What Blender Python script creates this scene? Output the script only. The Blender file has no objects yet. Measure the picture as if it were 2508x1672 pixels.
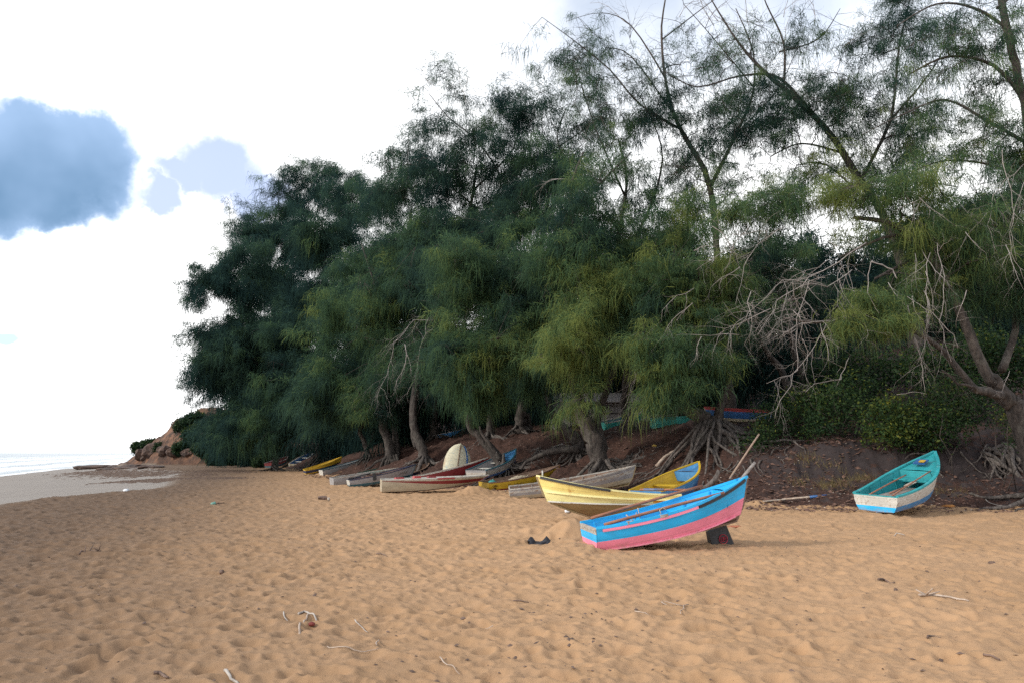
import bpy, math, random
import numpy as np
from mathutils import Vector, Matrix

# ---------------------------------------------------------------- camera, sky, sun, exposure
SC = bpy.context.scene
COL = SC.collection
F = 1950.7; CX, CY = 1254, 836; HC = 1.75
TH = math.atan((1107 - 836) / F)
cam = bpy.data.cameras.new("camera"); camo = bpy.data.objects.new("camera", cam)
cam.sensor_width = 36; cam.lens = 28; cam.clip_end = 20000; cam.clip_start = 0.05
camo.location = (0, 0, HC); camo.rotation_euler = (math.pi / 2 + TH, 0, 0)
COL.objects.link(camo); SC.camera = camo
SC.view_settings.view_transform = 'Standard'; SC.view_settings.look = 'None'
SC.view_settings.gamma = 1; SC.view_settings.use_curve_mapping = False
SC.view_settings.exposure = 0.95
SC.cycles.max_bounces = 6; SC.cycles.diffuse_bounces = 3; SC.cycles.glossy_bounces = 2
SC.cycles.transmission_bounces = 3; SC.cycles.transparent_max_bounces = 4
SC.cycles.use_denoising = False

SUN_EL = math.radians(31); SUN_AZ = math.radians(-108)     # azimuth measured from +Y towards +X
fwd = np.array([0, math.cos(TH), math.sin(TH)]); upv = np.array([0, -math.sin(TH), math.cos(TH)])
def ray(x, y):                       # photo pixels (2508 wide) -> direction
    return np.array([(x - CX) / F, 0, 0]) + fwd + upv * ((CY - y) / F)
K = 1.06633
def W(dx, dy, Y):                    # point at depth Y seen at (dx, dy)
    r = ray(dx * K, dy * K); t = Y / r[1]
    return np.array([0, 0, HC]) + r * t

world = bpy.data.worlds.new("World"); SC.world = world; world.use_nodes = True
nt = world.node_tree; nt.nodes.clear()
class NB:
    """small helper to write shader maths"""
    def __init__(s, nt): s.nt = nt
    def new(s, t, **kw):
        n = s.nt.nodes.new(t)
        for k, v in kw.items():
            if k in n.inputs: s.put(n.inputs[k], v)
            else: setattr(n, k, v)
        return n
    def put(s, sock, v):
        if isinstance(v, bpy.types.NodeSocket): s.nt.links.new(v, sock)
        else: sock.default_value = v
    def m(s, op, a, b=0.0, c=0.0):
        n = s.nt.nodes.new('ShaderNodeMath'); n.operation = op
        for i, v in enumerate((a, b, c)): s.put(n.inputs[i], v)
        return n.outputs[0]
    def mixc(s, f, a, b):
        n = s.nt.nodes.new('ShaderNodeMix'); n.data_type = 'RGBA'
        s.put(n.inputs[0], f); s.put(n.inputs[6], a); s.put(n.inputs[7], b)
        return n.outputs[2]
    def ss(s, v, lo, hi):
        n = s.nt.nodes.new('ShaderNodeMapRange'); n.interpolation_type = 'SMOOTHSTEP'
        s.put(n.inputs[0], v); s.put(n.inputs[1], lo); s.put(n.inputs[2], hi)
        return n.outputs[0]
    def noise(s, vec, scale, detail=4, rough=.55, out=0):
        n = s.nt.nodes.new('ShaderNodeTexNoise')
        if vec is not None: s.put(n.inputs['Vector'], vec)
        n.inputs['Scale'].default_value = scale; n.inputs['Detail'].default_value = detail
        n.inputs['Roughness'].default_value = rough
        return n.outputs[out]
b = NB(nt)
tc = b.new('ShaderNodeTexCoord'); sep = b.new('ShaderNodeSeparateXYZ', Vector=tc.outputs['Generated'])
az = b.m('ARCTAN2', sep.outputs[0], sep.outputs[1]); el = b.m('ARCSINE', sep.outputs[2])
n1 = b.m('SUBTRACT', b.noise(tc.outputs['Generated'], 13, 7, .55), .5)
n2 = b.m('SUBTRACT', b.noise(tc.outputs['Generated'], 17.3, 7, .58), .5)
def azel(dx, dy):
    r = ray(dx * K, dy * K); r = r / np.linalg.norm(r)
    return math.atan2(r[0], r[1]), math.asin(r[2])
def blob(dx, dy, rx, ry, p=2.0, nz=.55):
    a0, e0 = azel(dx, dy); a1, e1 = azel(dx + rx, dy - ry)
    u = b.m('DIVIDE', b.m('ADD', b.m('SUBTRACT', az, a0), b.m('MULTIPLY', n1, .17 * nz)), a1 - a0)
    v = b.m('DIVIDE', b.m('ADD', b.m('SUBTRACT', el, e0), b.m('MULTIPLY', n2, .17 * nz)), abs(e1 - e0))
    d = b.m('ADD', b.m('POWER', b.m('ABSOLUTE', u), p), b.m('POWER', b.m('ABSOLUTE', v), p))
    return b.m('SUBTRACT', 1.0, d)
big = b.m('MAXIMUM', blob(130, 365, 200, 118, 2.6), blob(0, 420, 130, 118, 2.3))
big = b.m('MAXIMUM', big, blob(90, 420, 210, 80, 2.3))
pale = b.m('MAXIMUM', blob(500, 385, 125, 80), blob(590, 450, 80, 80))
pale = b.m('MAXIMUM', pale, blob(412, 395, 90, 36)); pale = b.m('MAXIMUM', pale, blob(355, 440, 62, 40))
tiny = blob(5, 766, 55, 14, 2, .2)
mb = b.ss(big, -.12, .5); dk = b.ss(big, .05, .95)
mp = b.m('MULTIPLY', b.ss(pale, -.12, .75), .80); mt = b.m('MULTIPLY', b.ss(tiny, 0, .5), .7)
sky = b.new('ShaderNodeTexSky'); sky.sky_type = 'NISHITA'; sky.sun_disc = False
sky.sun_elevation = SUN_EL; sky.sun_rotation = SUN_AZ
skybg = b.new('ShaderNodeBackground', Color=sky.outputs[0], Strength=0.12)
cn = b.noise(tc.outputs['Generated'], 3.1, 5, .55)
hi = b.ss(b.m('ADD', el, b.m('MULTIPLY', cn, .3)), .35, .85)
white = b.mixc(hi, (1.0, 1.0, 1.0, 1), (.50, .53, .57, 1))
blue_light = (.24, .345, .51, 1); blue_dark = (.045, .118, .210, 1)
col = b.mixc(mp, white, (.21, .29, .49, 1))
col = b.mixc(mt, col, (.18, .34, .50, 1))
col = b.mixc(mb, col, b.mixc(b.m('MULTIPLY', dk, b.ss(b.noise(tc.outputs['Generated'], 6.0, 4, .45), .18, .75)), blue_light, blue_dark))
cloudbg = b.new('ShaderNodeBackground', Color=col, Strength=1.0)
# blue gaps high on the right
gap = b.m('MULTIPLY', b.ss(b.m('ADD', el, b.m('MULTIPLY', n1, .25)), .34, .54), b.ss(b.m('ADD', az, b.m('MULTIPLY', n2, .3)), -.08, .15))
mixs = b.new('ShaderNodeMixShader', Fac=b.m('SUBTRACT', 1.0, b.m('MULTIPLY', gap, .5)))
nt.links.new(skybg.outputs[0], mixs.inputs[1]); nt.links.new(cloudbg.outputs[0], mixs.inputs[2])
wo = b.new('ShaderNodeOutputWorld'); nt.links.new(mixs.outputs[0], wo.inputs[0])

sl = bpy.data.lights.new("sun", 'SUN'); sl.energy = 1.5; sl.angle = math.radians(10); sl.color = (1, .93, .82)
so = bpy.data.objects.new("sun", sl); COL.objects.link(so)
sd = Vector((math.sin(SUN_AZ) * math.cos(SUN_EL), math.cos(SUN_AZ) * math.cos(SUN_EL), math.sin(SUN_EL)))
so.rotation_euler = sd.to_track_quat('Z', 'Y').to_euler()

# ---------------------------------------------------------------- helpers
rnd = random.Random(7)
def tag(o, label=None, cat=None, group=None, kind=None):
    if label: o['label'] = label
    if cat: o['category'] = cat
    if group: o['group'] = group
    if kind: o['kind'] = kind
    return o
def empty(name, loc=(0, 0, 0), rot=None):
    o = bpy.data.objects.new(name, None); COL.objects.link(o); o.location = loc
    o.empty_display_size = .2
    if rot: o.rotation_euler = rot
    return o
class MB:
    def __init__(s): s.v = []; s.f = []; s.mi = []
    def add(s, vs, fs, mi=0):
        o = len(s.v); s.v += [tuple(map(float, p)) for p in vs]
        s.f += [tuple(i + o for i in f) for f in fs]; s.mi += [mi] * len(fs)
    def box(s, c, size, rot=None, mi=0, taper=1.0):
        x, y, z = (k / 2 for k in size)
        vs = [Vector((sx * x * (taper if sz > 0 else 1), sy * y * (taper if sz > 0 else 1), sz * z)) for sz in (-1, 1) for sx, sy in ((-1, -1), (1, -1), (1, 1), (-1, 1))]
        if rot: M = Matrix.Rotation(rot[2], 3, 'Z') @ Matrix.Rotation(rot[1], 3, 'Y') @ Matrix.Rotation(rot[0], 3, 'X'); vs = [M @ p for p in vs]
        s.add([p + Vector(c) for p in vs], [(3, 2, 1, 0), (4, 5, 6, 7), (0, 1, 5, 4), (1, 2, 6, 5), (2, 3, 7, 6), (3, 0, 4, 7)], mi)
    def tube(s, pts, rad, n=6, mi=0, flute=0.0, seed=0, squash=None):
        pts = [Vector(p) for p in pts]
        if not hasattr(rad, '__len__'): rad = [rad] * len(pts)
        vs = []; up = None; N = len(pts)
        for i, p in enumerate(pts):
            t = (pts[min(i + 1, N - 1)] - pts[max(i - 1, 0)])
            if t.length < 1e-9: t = Vector((0, 0, 1))
            t.normalize()
            if up is None:
                up = t.orthogonal().normalized()
            up = (up - t * up.dot(t))
            up = up.normalized() if up.length > 1e-6 else t.orthogonal().normalized()
            w = t.cross(up)
            for k in range(n):
                a = 2 * math.pi * k / n
                r = rad[i] * (1 + flute * (math.sin(3 * a + seed) * .6 + math.sin(5 * a + seed * 2.3 + i * .35) * .55 + math.sin(8 * a + i * .5) * .3))
                vs.append(p + (up * math.cos(a) + w * math.sin(a)) * r)
        fs = [(i * n + k, i * n + (k + 1) % n, (i + 1) * n + (k + 1) % n, (i + 1) * n + k) for i in range(N - 1) for k in range(n)]
        vs.append(pts[0]); vs.append(pts[-1])
        fs += [(N * n, (k + 1) % n, k) for k in range(n)] + [(N * n + 1, (N - 1) * n + k, (N - 1) * n + (k + 1) % n) for k in range(n)]
        s.add(vs, fs, mi)
    def bar(s, pts, w, h, mi=0, upv=(0, 0, 1)):
        """rectangular section swept along pts (w across, h along up)"""
        pts = [Vector(p) for p in pts]; N = len(pts); vs = []
        for i, p in enumerate(pts):
            t = (pts[min(i + 1, N - 1)] - pts[max(i - 1, 0)]).normalized()
            sd = t.cross(Vector(upv)).normalized(); u = sd.cross(t)
            for a, c in ((-1, -1), (1, -1), (1, 1), (-1, 1)): vs.append(p + sd * a * w / 2 + u * c * h / 2)
        fs = [(i * 4 + k, i * 4 + (k + 1) % 4, i * 4 + 4 + (k + 1) % 4, i * 4 + 4 + k) for i in range(N - 1) for k in range(4)]
        fs += [(3, 2, 1, 0), tuple((N - 1) * 4 + k for k in range(4))]
        s.add(vs, fs, mi)
    def build(s, name, mats, parent=None, smooth=True):
        me = bpy.data.meshes.new(name); me.from_pydata(s.v, [], s.f); me.update()
        if not isinstance(mats, (list, tuple)): mats = [mats]
        for m in mats: me.materials.append(m)
        if len(mats) > 1: me.polygons.foreach_set('material_index', s.mi)
        if smooth: me.polygons.foreach_set('use_smooth', [True] * len(me.polygons)); 
        if smooth == 2: me.set_sharp_from_angle(angle=math.radians(35))
        o = bpy.data.objects.new(name, me); COL.objects.link(o)
        if parent: o.parent = parent
        return o
def npmesh(name, V, FL, sizes, mats, attrs=None, parent=None, smooth=False):
    """big mesh from numpy arrays: V (n,3), FL flat loop indices, sizes per face"""
    me = bpy.data.meshes.new(name)
    me.vertices.add(len(V)); me.vertices.foreach_set('co', np.asarray(V, np.float32).ravel())
    me.loops.add(len(FL)); me.loops.foreach_set('vertex_index', np.asarray(FL, np.int32))
    me.polygons.add(len(sizes)); st = np.concatenate([[0], np.cumsum(sizes)[:-1]]).astype(np.int32)
    me.polygons.foreach_set('loop_start', st)
    if smooth: me.polygons.foreach_set('use_smooth', np.ones(len(sizes), bool))
    for k, a in (attrs or {}).items():
        at = me.attributes.new(k, 'FLOAT', 'POINT'); at.data.foreach_set('value', np.asarray(a, np.float32))
    for m in (mats if isinstance(mats, (list, tuple)) else [mats]): me.materials.append(m)
    me.update(); me.validate()
    o = bpy.data.objects.new(name, me); COL.objects.link(o)
    if parent: o.parent = parent
    return o

# numpy noise
def _h(ix, iy, s):
    with np.errstate(over='ignore'):
        h = (ix.astype(np.int64).astype(np.uint32) * np.uint32(374761393) + iy.astype(np.int64).astype(np.uint32) * np.uint32(668265263) + np.uint32(s * 2246822519 & 0xffffffff))
        h = (h ^ (h >> np.uint32(13))) * np.uint32(1274126177); h = h ^ (h >> np.uint32(16))
    return h.astype(np.float64) / 4294967295.0
def vn(x, y, s=0):
    x = np.asarray(x, float); y = np.asarray(y, float)
    ix, iy = np.floor(x), np.floor(y); fx, fy = x - ix, y - iy
    fx = fx * fx * (3 - 2 * fx); fy = fy * fy * (3 - 2 * fy)
    a, b_, c, d = _h(ix, iy, s), _h(ix + 1, iy, s), _h(ix, iy + 1, s), _h(ix + 1, iy + 1, s)
    return (a * (1 - fx) + b_ * fx) * (1 - fy) + (c * (1 - fx) + d * fx) * fy - .5
def fbm(x, y, s=0, o=4):
    r = 0; a = 1; 
    for i in range(o): r = r + a * vn(x * 2 ** i + i * 17.3, y * 2 ** i - i * 9.1, s + i); a *= .5
    return r
def pits(x, y, cell, r0, r1, s):
    ix, iy = np.floor(x / cell), np.floor(y / cell); out = np.zeros_like(x)
    for dx in (-1, 0, 1):
        for dy in (-1, 0, 1):
            jx, jy = ix + dx, iy + dy
            px = (jx + _h(jx, jy, s)) * cell; py = (jy + _h(jx, jy, s + 1)) * cell
            r = r0 + (r1 - r0) * _h(jx, jy, s + 2); a = _h(jx, jy, s + 3) * math.pi; k = .65 + .35 * _h(jx, jy, s + 4)
            ux = (x - px) * np.cos(a) + (y - py) * np.sin(a); uy = -(x - px) * np.sin(a) + (y - py) * np.cos(a)
            d = np.sqrt((ux / r) ** 2 + (uy / (r * k)) ** 2)
            p = -np.clip(1 - d * d, 0, 1) ** 1.5 + .35 * np.exp(-((d - 1.15) / .3) ** 2)
            out += p * r * (.4 + .6 * _h(jx, jy, s + 5))
    return out

# ---------------------------------------------------------------- terrain height
TOE = np.array([(60, 18), (30, 21), (16, 24), (10.5, 24.5), (7.6, 25.8), (4.8, 29), (2, 33.5), (-3.5, 40.5), (-9, 48.5), (-15, 62), (-25, 88), (-37, 112), (-52, 128), (-66, 138), (-64, 150), (-20, 230)], float)
SK = np.array([0, 1, 2, 3.2, 3.9, 6, 9, 15, 30, 60, 200.])
P_R = [.12, .3, .6, 1.05, 1.85, 2.5, 3.5, 6.0, 11, 18, 24]
P_M = [.06, .28, .70, 1.35, 1.75, 2.6, 3.05, 3.4, 5, 9, 20]
P_L = [.05, .35, .85, 1.45, 1.75, 2.5, 3.3, 4.4, 7, 12, 20]
P_H = [.3, .8, 1.3, 1.9, 2.2, 3.2, 4.6, 7.0, 11, 13, 16]
P_T = [-.6, .0, .5, .9, 1.1, 1.7, 2.4, 3.4, 5, 6, 6]
PV = np.array([P_R, P_R, P_R, P_R, P_M, P_M, P_M, P_M, P_L, P_L, P_L, P_H, P_H, P_T, P_T, P_T])
def bank(x, y):
    """signed distance from the toe of the bank (positive inland) and the bank profile there"""
    best = np.full(x.shape, 1e9); sg = np.zeros(x.shape); q = np.zeros(x.shape)
    for i in range(len(TOE) - 1):
        a, c = TOE[i], TOE[i + 1]; d = c - a; L2 = d @ d
        t = np.clip(((x - a[0]) * d[0] + (y - a[1]) * d[1]) / L2, 0, 1)
        ex, ey = x - a[0] - t * d[0], y - a[1] - t * d[1]; dd = ex * ex + ey * ey
        up = dd < best
        cr = d[0] * (y - a[1]) - d[1] * (x - a[0])
        best = np.where(up, dd, best); sg = np.where(up, np.where(cr < 0, 1, -1), sg); q = np.where(up, i + t, q)
    s = np.sqrt(best) * sg
    i0 = np.clip(np.floor(q).astype(int), 0, len(PV) - 2); f = q - i0
    sp = np.clip(s, 0, 199.9); j = np.clip(np.searchsorted(SK, sp, 'right') - 1, 0, len(SK) - 2)
    g = (sp - SK[j]) / (SK[j + 1] - SK[j])
    h0 = PV[i0, j] * (1 - g) + PV[i0, j + 1] * g; h1 = PV[i0 + 1, j] * (1 - g) + PV[i0 + 1, j + 1] * g
    b0 = PV[i0, 0] * (1 - f) + PV[i0 + 1, 0] * f
    return s, h0 * (1 - f) + h1 * f, b0
BN = np.array([-.9333, -.3590]); B0 = np.array([-17.0, 26.6])
def offshore(x, y): return (x - B0[0]) * BN[0] + (y - B0[1]) * BN[1]
MOUNDS = [(1.16, 16.55, .50, .40), (2.0, 17.6, .8, .22), (-1.6, 34.6, .7, .30), (.6, 17.6, .5, .15), (1.2, 14.9, .55, .07), (9.7, 22.0, .6, .06), (-1.3, 36.2, .6, .08), (-5.8, 34.9, .6, .06), (-.1, 31.0, .6, .08), (-8.4, 41.5, .7, .08)]
# where each boat on the beach lies (length, beam, depth, height, pitch, roll, heading, position)
FITS = dict(
 pink=dict(L=3.251, B=1.374, D=.435, Db=.922, z=-.033, pi=.122, ro=.006, yaw=.159, X=1.463, Y=15.139),
 teal=dict(L=3.758, B=1.45, D=.462, Db=1.19, z=.136, pi=.121, ro=.047, yaw=.667, X=9.997, Y=22.274),
 yellow=dict(vee=.30, ch0=.22, cb=.04, L=3.499, B=1.581, D=.43, Db=.946, rk=.3, z=.237, pi=-.007, ro=.056, yaw=3.252, cr=.85, X=4.121, Y=20.665),
 skiff=dict(L=4.75, B=1.4, D=.53, Db=.60, rk=.3, rake=.8, z=.05, pi=.018, ro=.001, yaw=.232, X=-5.668, Y=35.085),
 b14=dict(L=3.927, B=1.4, D=.438, Db=.864, z=-.019, pi=.079, ro=.026, yaw=.435, X=-1.242, Y=36.419),
 b15=dict(L=4.969, B=1.432, D=.411, Db=.835, z=-.022, pi=.086, ro=.064, yaw=.033, X=-.074, Y=31.27),
 b16=dict(L=3.537, B=1.4, D=.5, Db=.913, z=.055, pi=.132, ro=-.004, yaw=.837, X=4.216, Y=25.441),
 b11=dict(L=4.086, B=1.4, D=.507, Db=.885, z=-.002, pi=.146, ro=-.008, yaw=.165, X=-5.121, Y=41.413),
 b13=dict(L=3.582, B=1.382, D=.42, Db=.892, z=.5, pi=.149, ro=-.008, yaw=.983, X=-1.675, Y=37.979),
 b9=dict(L=4.172, B=1.396, D=.466, Db=.711, z=-.038, pi=.103, ro=0, yaw=1.102, X=-6.842, Y=44.949),
 b8=dict(L=3.569, B=1.396, D=.434, Db=.681, z=-.093, pi=.146, ro=.006, yaw=.327, X=-8.383, Y=41.628),
 b7=dict(L=3.699, B=1.395, D=.461, Db=.588, z=-.079, pi=.102, ro=.013, yaw=.407, X=-9.714, Y=43.7),
 b6=dict(L=4.021, B=1.405, D=.447, Db=.68, z=-.03, pi=.191, ro=.028, yaw=.287, X=-9.844, Y=52.259),
 b5=dict(L=3.632, B=1.395, D=.411, Db=.759, z=-.03, pi=.129, ro=.016, yaw=.434, X=-12.414, Y=60.23),
 b4=dict(L=3.612, B=1.388, D=.478, Db=.71, z=-.03, pi=.197, ro=.005, yaw=.473, X=-14.166, Y=60.138),
 b3=dict(L=3.071, B=1.397, D=.443, Db=.738, z=-.03, pi=.234, ro=.03, yaw=.412, X=-16.394, Y=64.057),
 b2=dict(L=4.074, B=1.322, D=.485, Db=.789, z=.05, pi=.287, ro=.011, yaw=1.191, X=-23.881, Y=87.958),
 b1=dict(L=4.083, B=1.422, D=.522, Db=.796, z=.08, pi=.113, ro=-.034, yaw=1.336, X=-26.354, Y=87.579))

def H(x, y, fine=True, full=False):
    x = np.asarray(x, float); y = np.asarray(y, float)
    s, hb, b0 = bank(x, y)
    k1 = np.clip((y - 28) / 15, 0, 1); k2 = np.clip((100 - y) / 30, 0, 1)
    w = offshore(x, y) + .5 * fbm(x / 6, y / 6, 5, 3) + 5.0 * k1 * k1 * (3 - 2 * k1) * k2 * k2 * (3 - 2 * k2)
    wp = np.clip(w, 0, None)
    drop = -.10 * (1 - np.exp(-wp / .9)) - .061 * wp
    drop = drop - .35 * np.clip(y - 142, 0, 30) * np.clip((-58 - x) / 8, 0, 1)
    drop = np.where(w > 30, -1.93 - .03 * (w - 30), drop); drop = np.maximum(drop, -9)
    near = b0 * np.exp(np.clip(s, -60, 0) / 2.2)
    z = np.where(s > 0, hb + np.where(w > 0, np.maximum(drop * np.exp(-np.clip(s, 0, None) / 4), -1.2), 0), near + drop)
    yt = 112 + (-37 - x) * .9
    yt = yt - 7; rp = np.clip((y - yt) / 8, 0, 1) ** .8; zh = np.interp(x, [-78, -71, -67.6, -63.3, -60.4, -56.8, -53.9, -48], [-3, -1.4, -.4, 1.2, 2.7, 4.8, 6.6, 7.8]) * rp - (1 - rp) * 2.0
    z = np.where((x < -37) & (y > yt) & (y < 185), np.maximum(z, zh), z)
    for mx, my, mr, mh in MOUNDS: z = z + mh * np.exp(-(((x - mx) ** 2 + (y - my) ** 2) / mr ** 2) ** 1.2)
    for P in FITS.values():                  # every hull has settled into the ground it lies on
        c_, s_ = math.cos(P['yaw']), math.sin(P['yaw'])
        near_ = (np.abs(x - P['X']) < 7) & (np.abs(y - P['Y']) < 7)
        if not near_.any(): continue
        lx = (x[near_] - P['X']) * c_ + (y[near_] - P['Y']) * s_; ly = -(x[near_] - P['X']) * s_ + (y[near_] - P['Y']) * c_
        hw_ = P['B'] / 2 * np.clip(1.05 - np.clip(lx / P['L'] - .45, 0, 1) ** 2 * 3, .05, 1)
        out = np.sqrt(np.clip(np.abs(ly) - hw_, 0, None) ** 2 + np.clip(np.maximum(-lx, lx - P['L'] - .1), 0, None) ** 2)
        lim = P['z'] + np.clip(lx, 0, P['L']) * math.tan(P['pi']) + .05 + out * .9 + np.where(lx < .3, .02, .10 * np.clip(lx / P['L'], 0, 1))
        z[near_] = np.minimum(z[near_], lim)
    wet = np.clip((w + .3) / .9, 0, 1) * np.clip(1 - s / 2, 0, 1)
    dirt = np.clip((s + .5 * fbm(x * 1.3, y * 1.3, 9, 4) * 2.4) / .9 + .3, 0, 1)
    if fine:
        dry = (1 - wet) * (1 - dirt * .7)
        z = z + dry * (pits(x * .86, y, .33, .09, .21, 11) * .33 + pits(x * .9, y, .19, .05, .11, 31) * .28 + pits(x * .8, y, .105, .03, .06, 51) * .22 + fbm(x / 1.6, y / 1.2, 3, 4) * .07 + fbm(x * 2.2, y * 2.8, 13, 2) * .035) 
        for (ax, ay, bx_, by_) in ((-13.0, 15.6, 1.5, 14.9), (-11.5, 14.2, -1.0, 14.6), (-7, 17.5, 1.2, 15.4)):     # drag marks
            L_ = math.hypot(bx_ - ax, by_ - ay); ux_, uy_ = (bx_ - ax) / L_, (by_ - ay) / L_
            al_ = (x - ax) * ux_ + (y - ay) * uy_; ac = -(x - ax) * uy_ + (y - ay) * ux_ + .25 * np.sin(al_ * .5)
            inl = (al_ > 0) & (al_ < L_)
            z = z + np.where(inl, dry * (-.035 * np.exp(-(ac / .10) ** 2) + .018 * np.exp(-((np.abs(ac) - .2) / .07) ** 2)), 0)
        z = z + dirt * (fbm(x * .9, y * .9, 21, 5) * .32 + fbm(x * 4, y * 4, 25, 3) * .13 + fbm(x * 13, y * 13, 27, 2) * .035) * np.clip((s + .5) / 2, 0, 1)
        cl = np.clip((s - 2.2) / 1.0, 0, 1) * (x > 7)
        z = z + cl * fbm(x * .7, y * .7, 41, 3) * .5
    if full: return z, s, w, wet, dirt
    return z
def Hs(x, y, fine=False): return float(H(np.array([x]), np.array([y]), fine)[0])
def onray(dx, dy, zoff=0.0):
    """where the sight line through (dx, dy) meets the terrain"""
    r = ray(dx * K, dy * K); t = np.linspace(3, 220, 4000); P = np.array([0, 0, HC]) + r[None] * t[:, None]
    hit = np.nonzero(P[:, 2] < H(P[:, 0], P[:, 1], False) + zoff)[0]
    return P[hit[0]] if len(hit) else P[-1]

# ---------------------------------------------------------------- materials
MATS = {}
def newmat(name):
    m = bpy.data.materials.new(name); m.use_nodes = True; m.node_tree.nodes.clear()
    nb = NB(m.node_tree); return m, nb
def finish(nb, sh):
    o = nb.new('ShaderNodeOutputMaterial'); nb.nt.links.new(sh, o.inputs[0])
def paint(name, color, wear=.35, worn=(.22, .19, .16), rough=.5, scale=3.0, rust=None, plank=False):
    """old boat paint: blotchy tone, flaked patches, grime"""
    if name in MATS: return MATS[name]
    m, nb = newmat(name); c = (*color, 1)
    tc = nb.new('ShaderNodeTexCoord').outputs['Object']
    mp = nb.new('ShaderNodeMapping', Vector=tc); mp.inputs['Scale'].default_value = (.45, 1, 1.3)
    a = nb.noise(mp.outputs[0], scale * 1.1, 5, .6); f = nb.noise(mp.outputs[0], scale * 5.5, 6, .72); g = nb.noise(tc, scale * .8, 3)
    tone = nb.mixc(nb.ss(a, .25, .8), tuple(k * .78 for k in color) + (1,), tuple(min(1, k * 1.10 + .012) for k in color) + (1,))
    fl = nb.m('MULTIPLY', nb.ss(f, .66 - wear * .22, .72 - wear * .2), nb.ss(g, .62 - wear * .5, .72 - wear * .3))
    col = nb.mixc(fl, tone, (*worn, 1))
    if rust:
        mq = nb.new('ShaderNodeMapping', Vector=tc); mq.inputs['Scale'].default_value = (2.2, 2.2, .35)
        r = nb.ss(nb.noise(mq.outputs[0], 1.7, 5, .6), .60, .78)
        col = nb.mixc(nb.m('MULTIPLY', r, rust), col, (.42, .17, .025, 1))
    col = nb.mixc(nb.m('MULTIPLY', nb.ss(nb.noise(tc, 11, 5, .7), .45, .85), .20), col, (.16, .12, .085, 1))
    zz = nb.new('ShaderNodeSeparateXYZ', Vector=tc).outputs[2]
    xx = nb.new('ShaderNodeSeparateXYZ', Vector=tc).outputs[0]
    sm = nb.m('ABSOLUTE', nb.m('SUBTRACT', nb.m('FRACT', nb.m('MULTIPLY', nb.m('SUBTRACT', zz, nb.m('MULTIPLY', nb.m('MULTIPLY', xx, xx), .028)), 6.5)), .5))
    col = nb.mixc(nb.m('MULTIPLY', nb.ss(sm, .05, .0), .38), col, (.05, .04, .035, 1))
    spl = nb.ss(nb.m('ADD', zz, nb.m('MULTIPLY', nb.m('SUBTRACT', nb.noise(tc, 7, 6, .75), .5), .55)), .14, -.06)
    col = nb.mixc(nb.m('MULTIPLY', spl, .6), col, (.34, .22, .13, 1))
    bmp = nb.new('ShaderNodeBump', Strength=.25, Distance=.01, Height=f)
    p = nb.new('ShaderNodeBsdfPrincipled', **{'Base Color': col, 'Roughness': nb.m('ADD', rough - .1, nb.m('MULTIPLY', f, .3)), 'Normal': bmp.outputs[0]})
    finish(nb, p.outputs[0]); MATS[name] = m; return m
def wood(name, c1, c2, scale=1.0):
    if name in MATS: return MATS[name]
    m, nb = newmat(name)
    tc = nb.new('ShaderNodeTexCoord').outputs['Object']
    mp = nb.new('ShaderNodeMapping', Vector=tc); mp.inputs['Scale'].default_value = (1.2 * scale, 9 * scale, 9 * scale)
    n = nb.noise(mp.outputs[0], 3, 6, .65)
    col = nb.mixc(nb.ss(n, .3, .72), (*c1, 1), (*c2, 1))
    bmp = nb.new('ShaderNodeBump', Strength=.4, Distance=.01, Height=n)
    p = nb.new('ShaderNodeBsdfPrincipled', **{'Base Color': col, 'Roughness': .8, 'Normal': bmp.outputs[0]})
    finish(nb, p.outputs[0]); MATS[name] = m; return m
def simple(name, c1, c2, scale=8, rough=.8, bump=.3):
    if name in MATS: return MATS[name]
    m, nb = newmat(name)
    tc = nb.new('ShaderNodeTexCoord').outputs['Object']
    n = nb.noise(tc, scale, 6, .65)
    bmp = nb.new('ShaderNodeBump', Strength=bump, Distance=.02, Height=n)
    p = nb.new('ShaderNodeBsdfPrincipled', **{'Base Color': nb.mixc(nb.ss(n, .3, .7), (*c1, 1), (*c2, 1)), 'Roughness': rough, 'Normal': bmp.outputs[0]})
    finish(nb, p.outputs[0]); MATS[name] = m; return m
def barkmat(name, c1, c2):
    m, nb = newmat(name)
    tc = nb.new('ShaderNodeTexCoord').outputs['Object']
    mp = nb.new('ShaderNodeMapping', Vector=tc); mp.inputs['Scale'].default_value = (1, 1, .22)
    wv = nb.noise(mp.outputs[0], 11, 7, .7); n2_ = nb.noise(tc, 2.2, 4, .6)
    col = nb.mixc(nb.ss(wv, .35, .68), (*c1, 1), (*c2, 1))
    col = nb.mixc(nb.m('MULTIPLY', nb.ss(n2_, .5, .75), .5), col, (.15, .14, .12, 1))
    bmp = nb.new('ShaderNodeBump', Strength=.9, Distance=.06, Height=wv)
    p = nb.new('ShaderNodeBsdfPrincipled', **{'Base Color': col, 'Roughness': .9, 'Normal': bmp.outputs[0]})
    finish(nb, p.outputs[0]); return m
BARK = barkmat('bark', (.020, .016, .0145), (.085, .069, .061))
BARK_ROOT = barkmat('root_bark', (.032, .026, .023), (.155, .130, .118))
BARK_DARK = barkmat('dark_bark', (.03, .025, .022), (.10, .08, .07))
DEADW = simple('dead_twig', (.20, .175, .165), (.40, .36, .34), 6)
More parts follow.
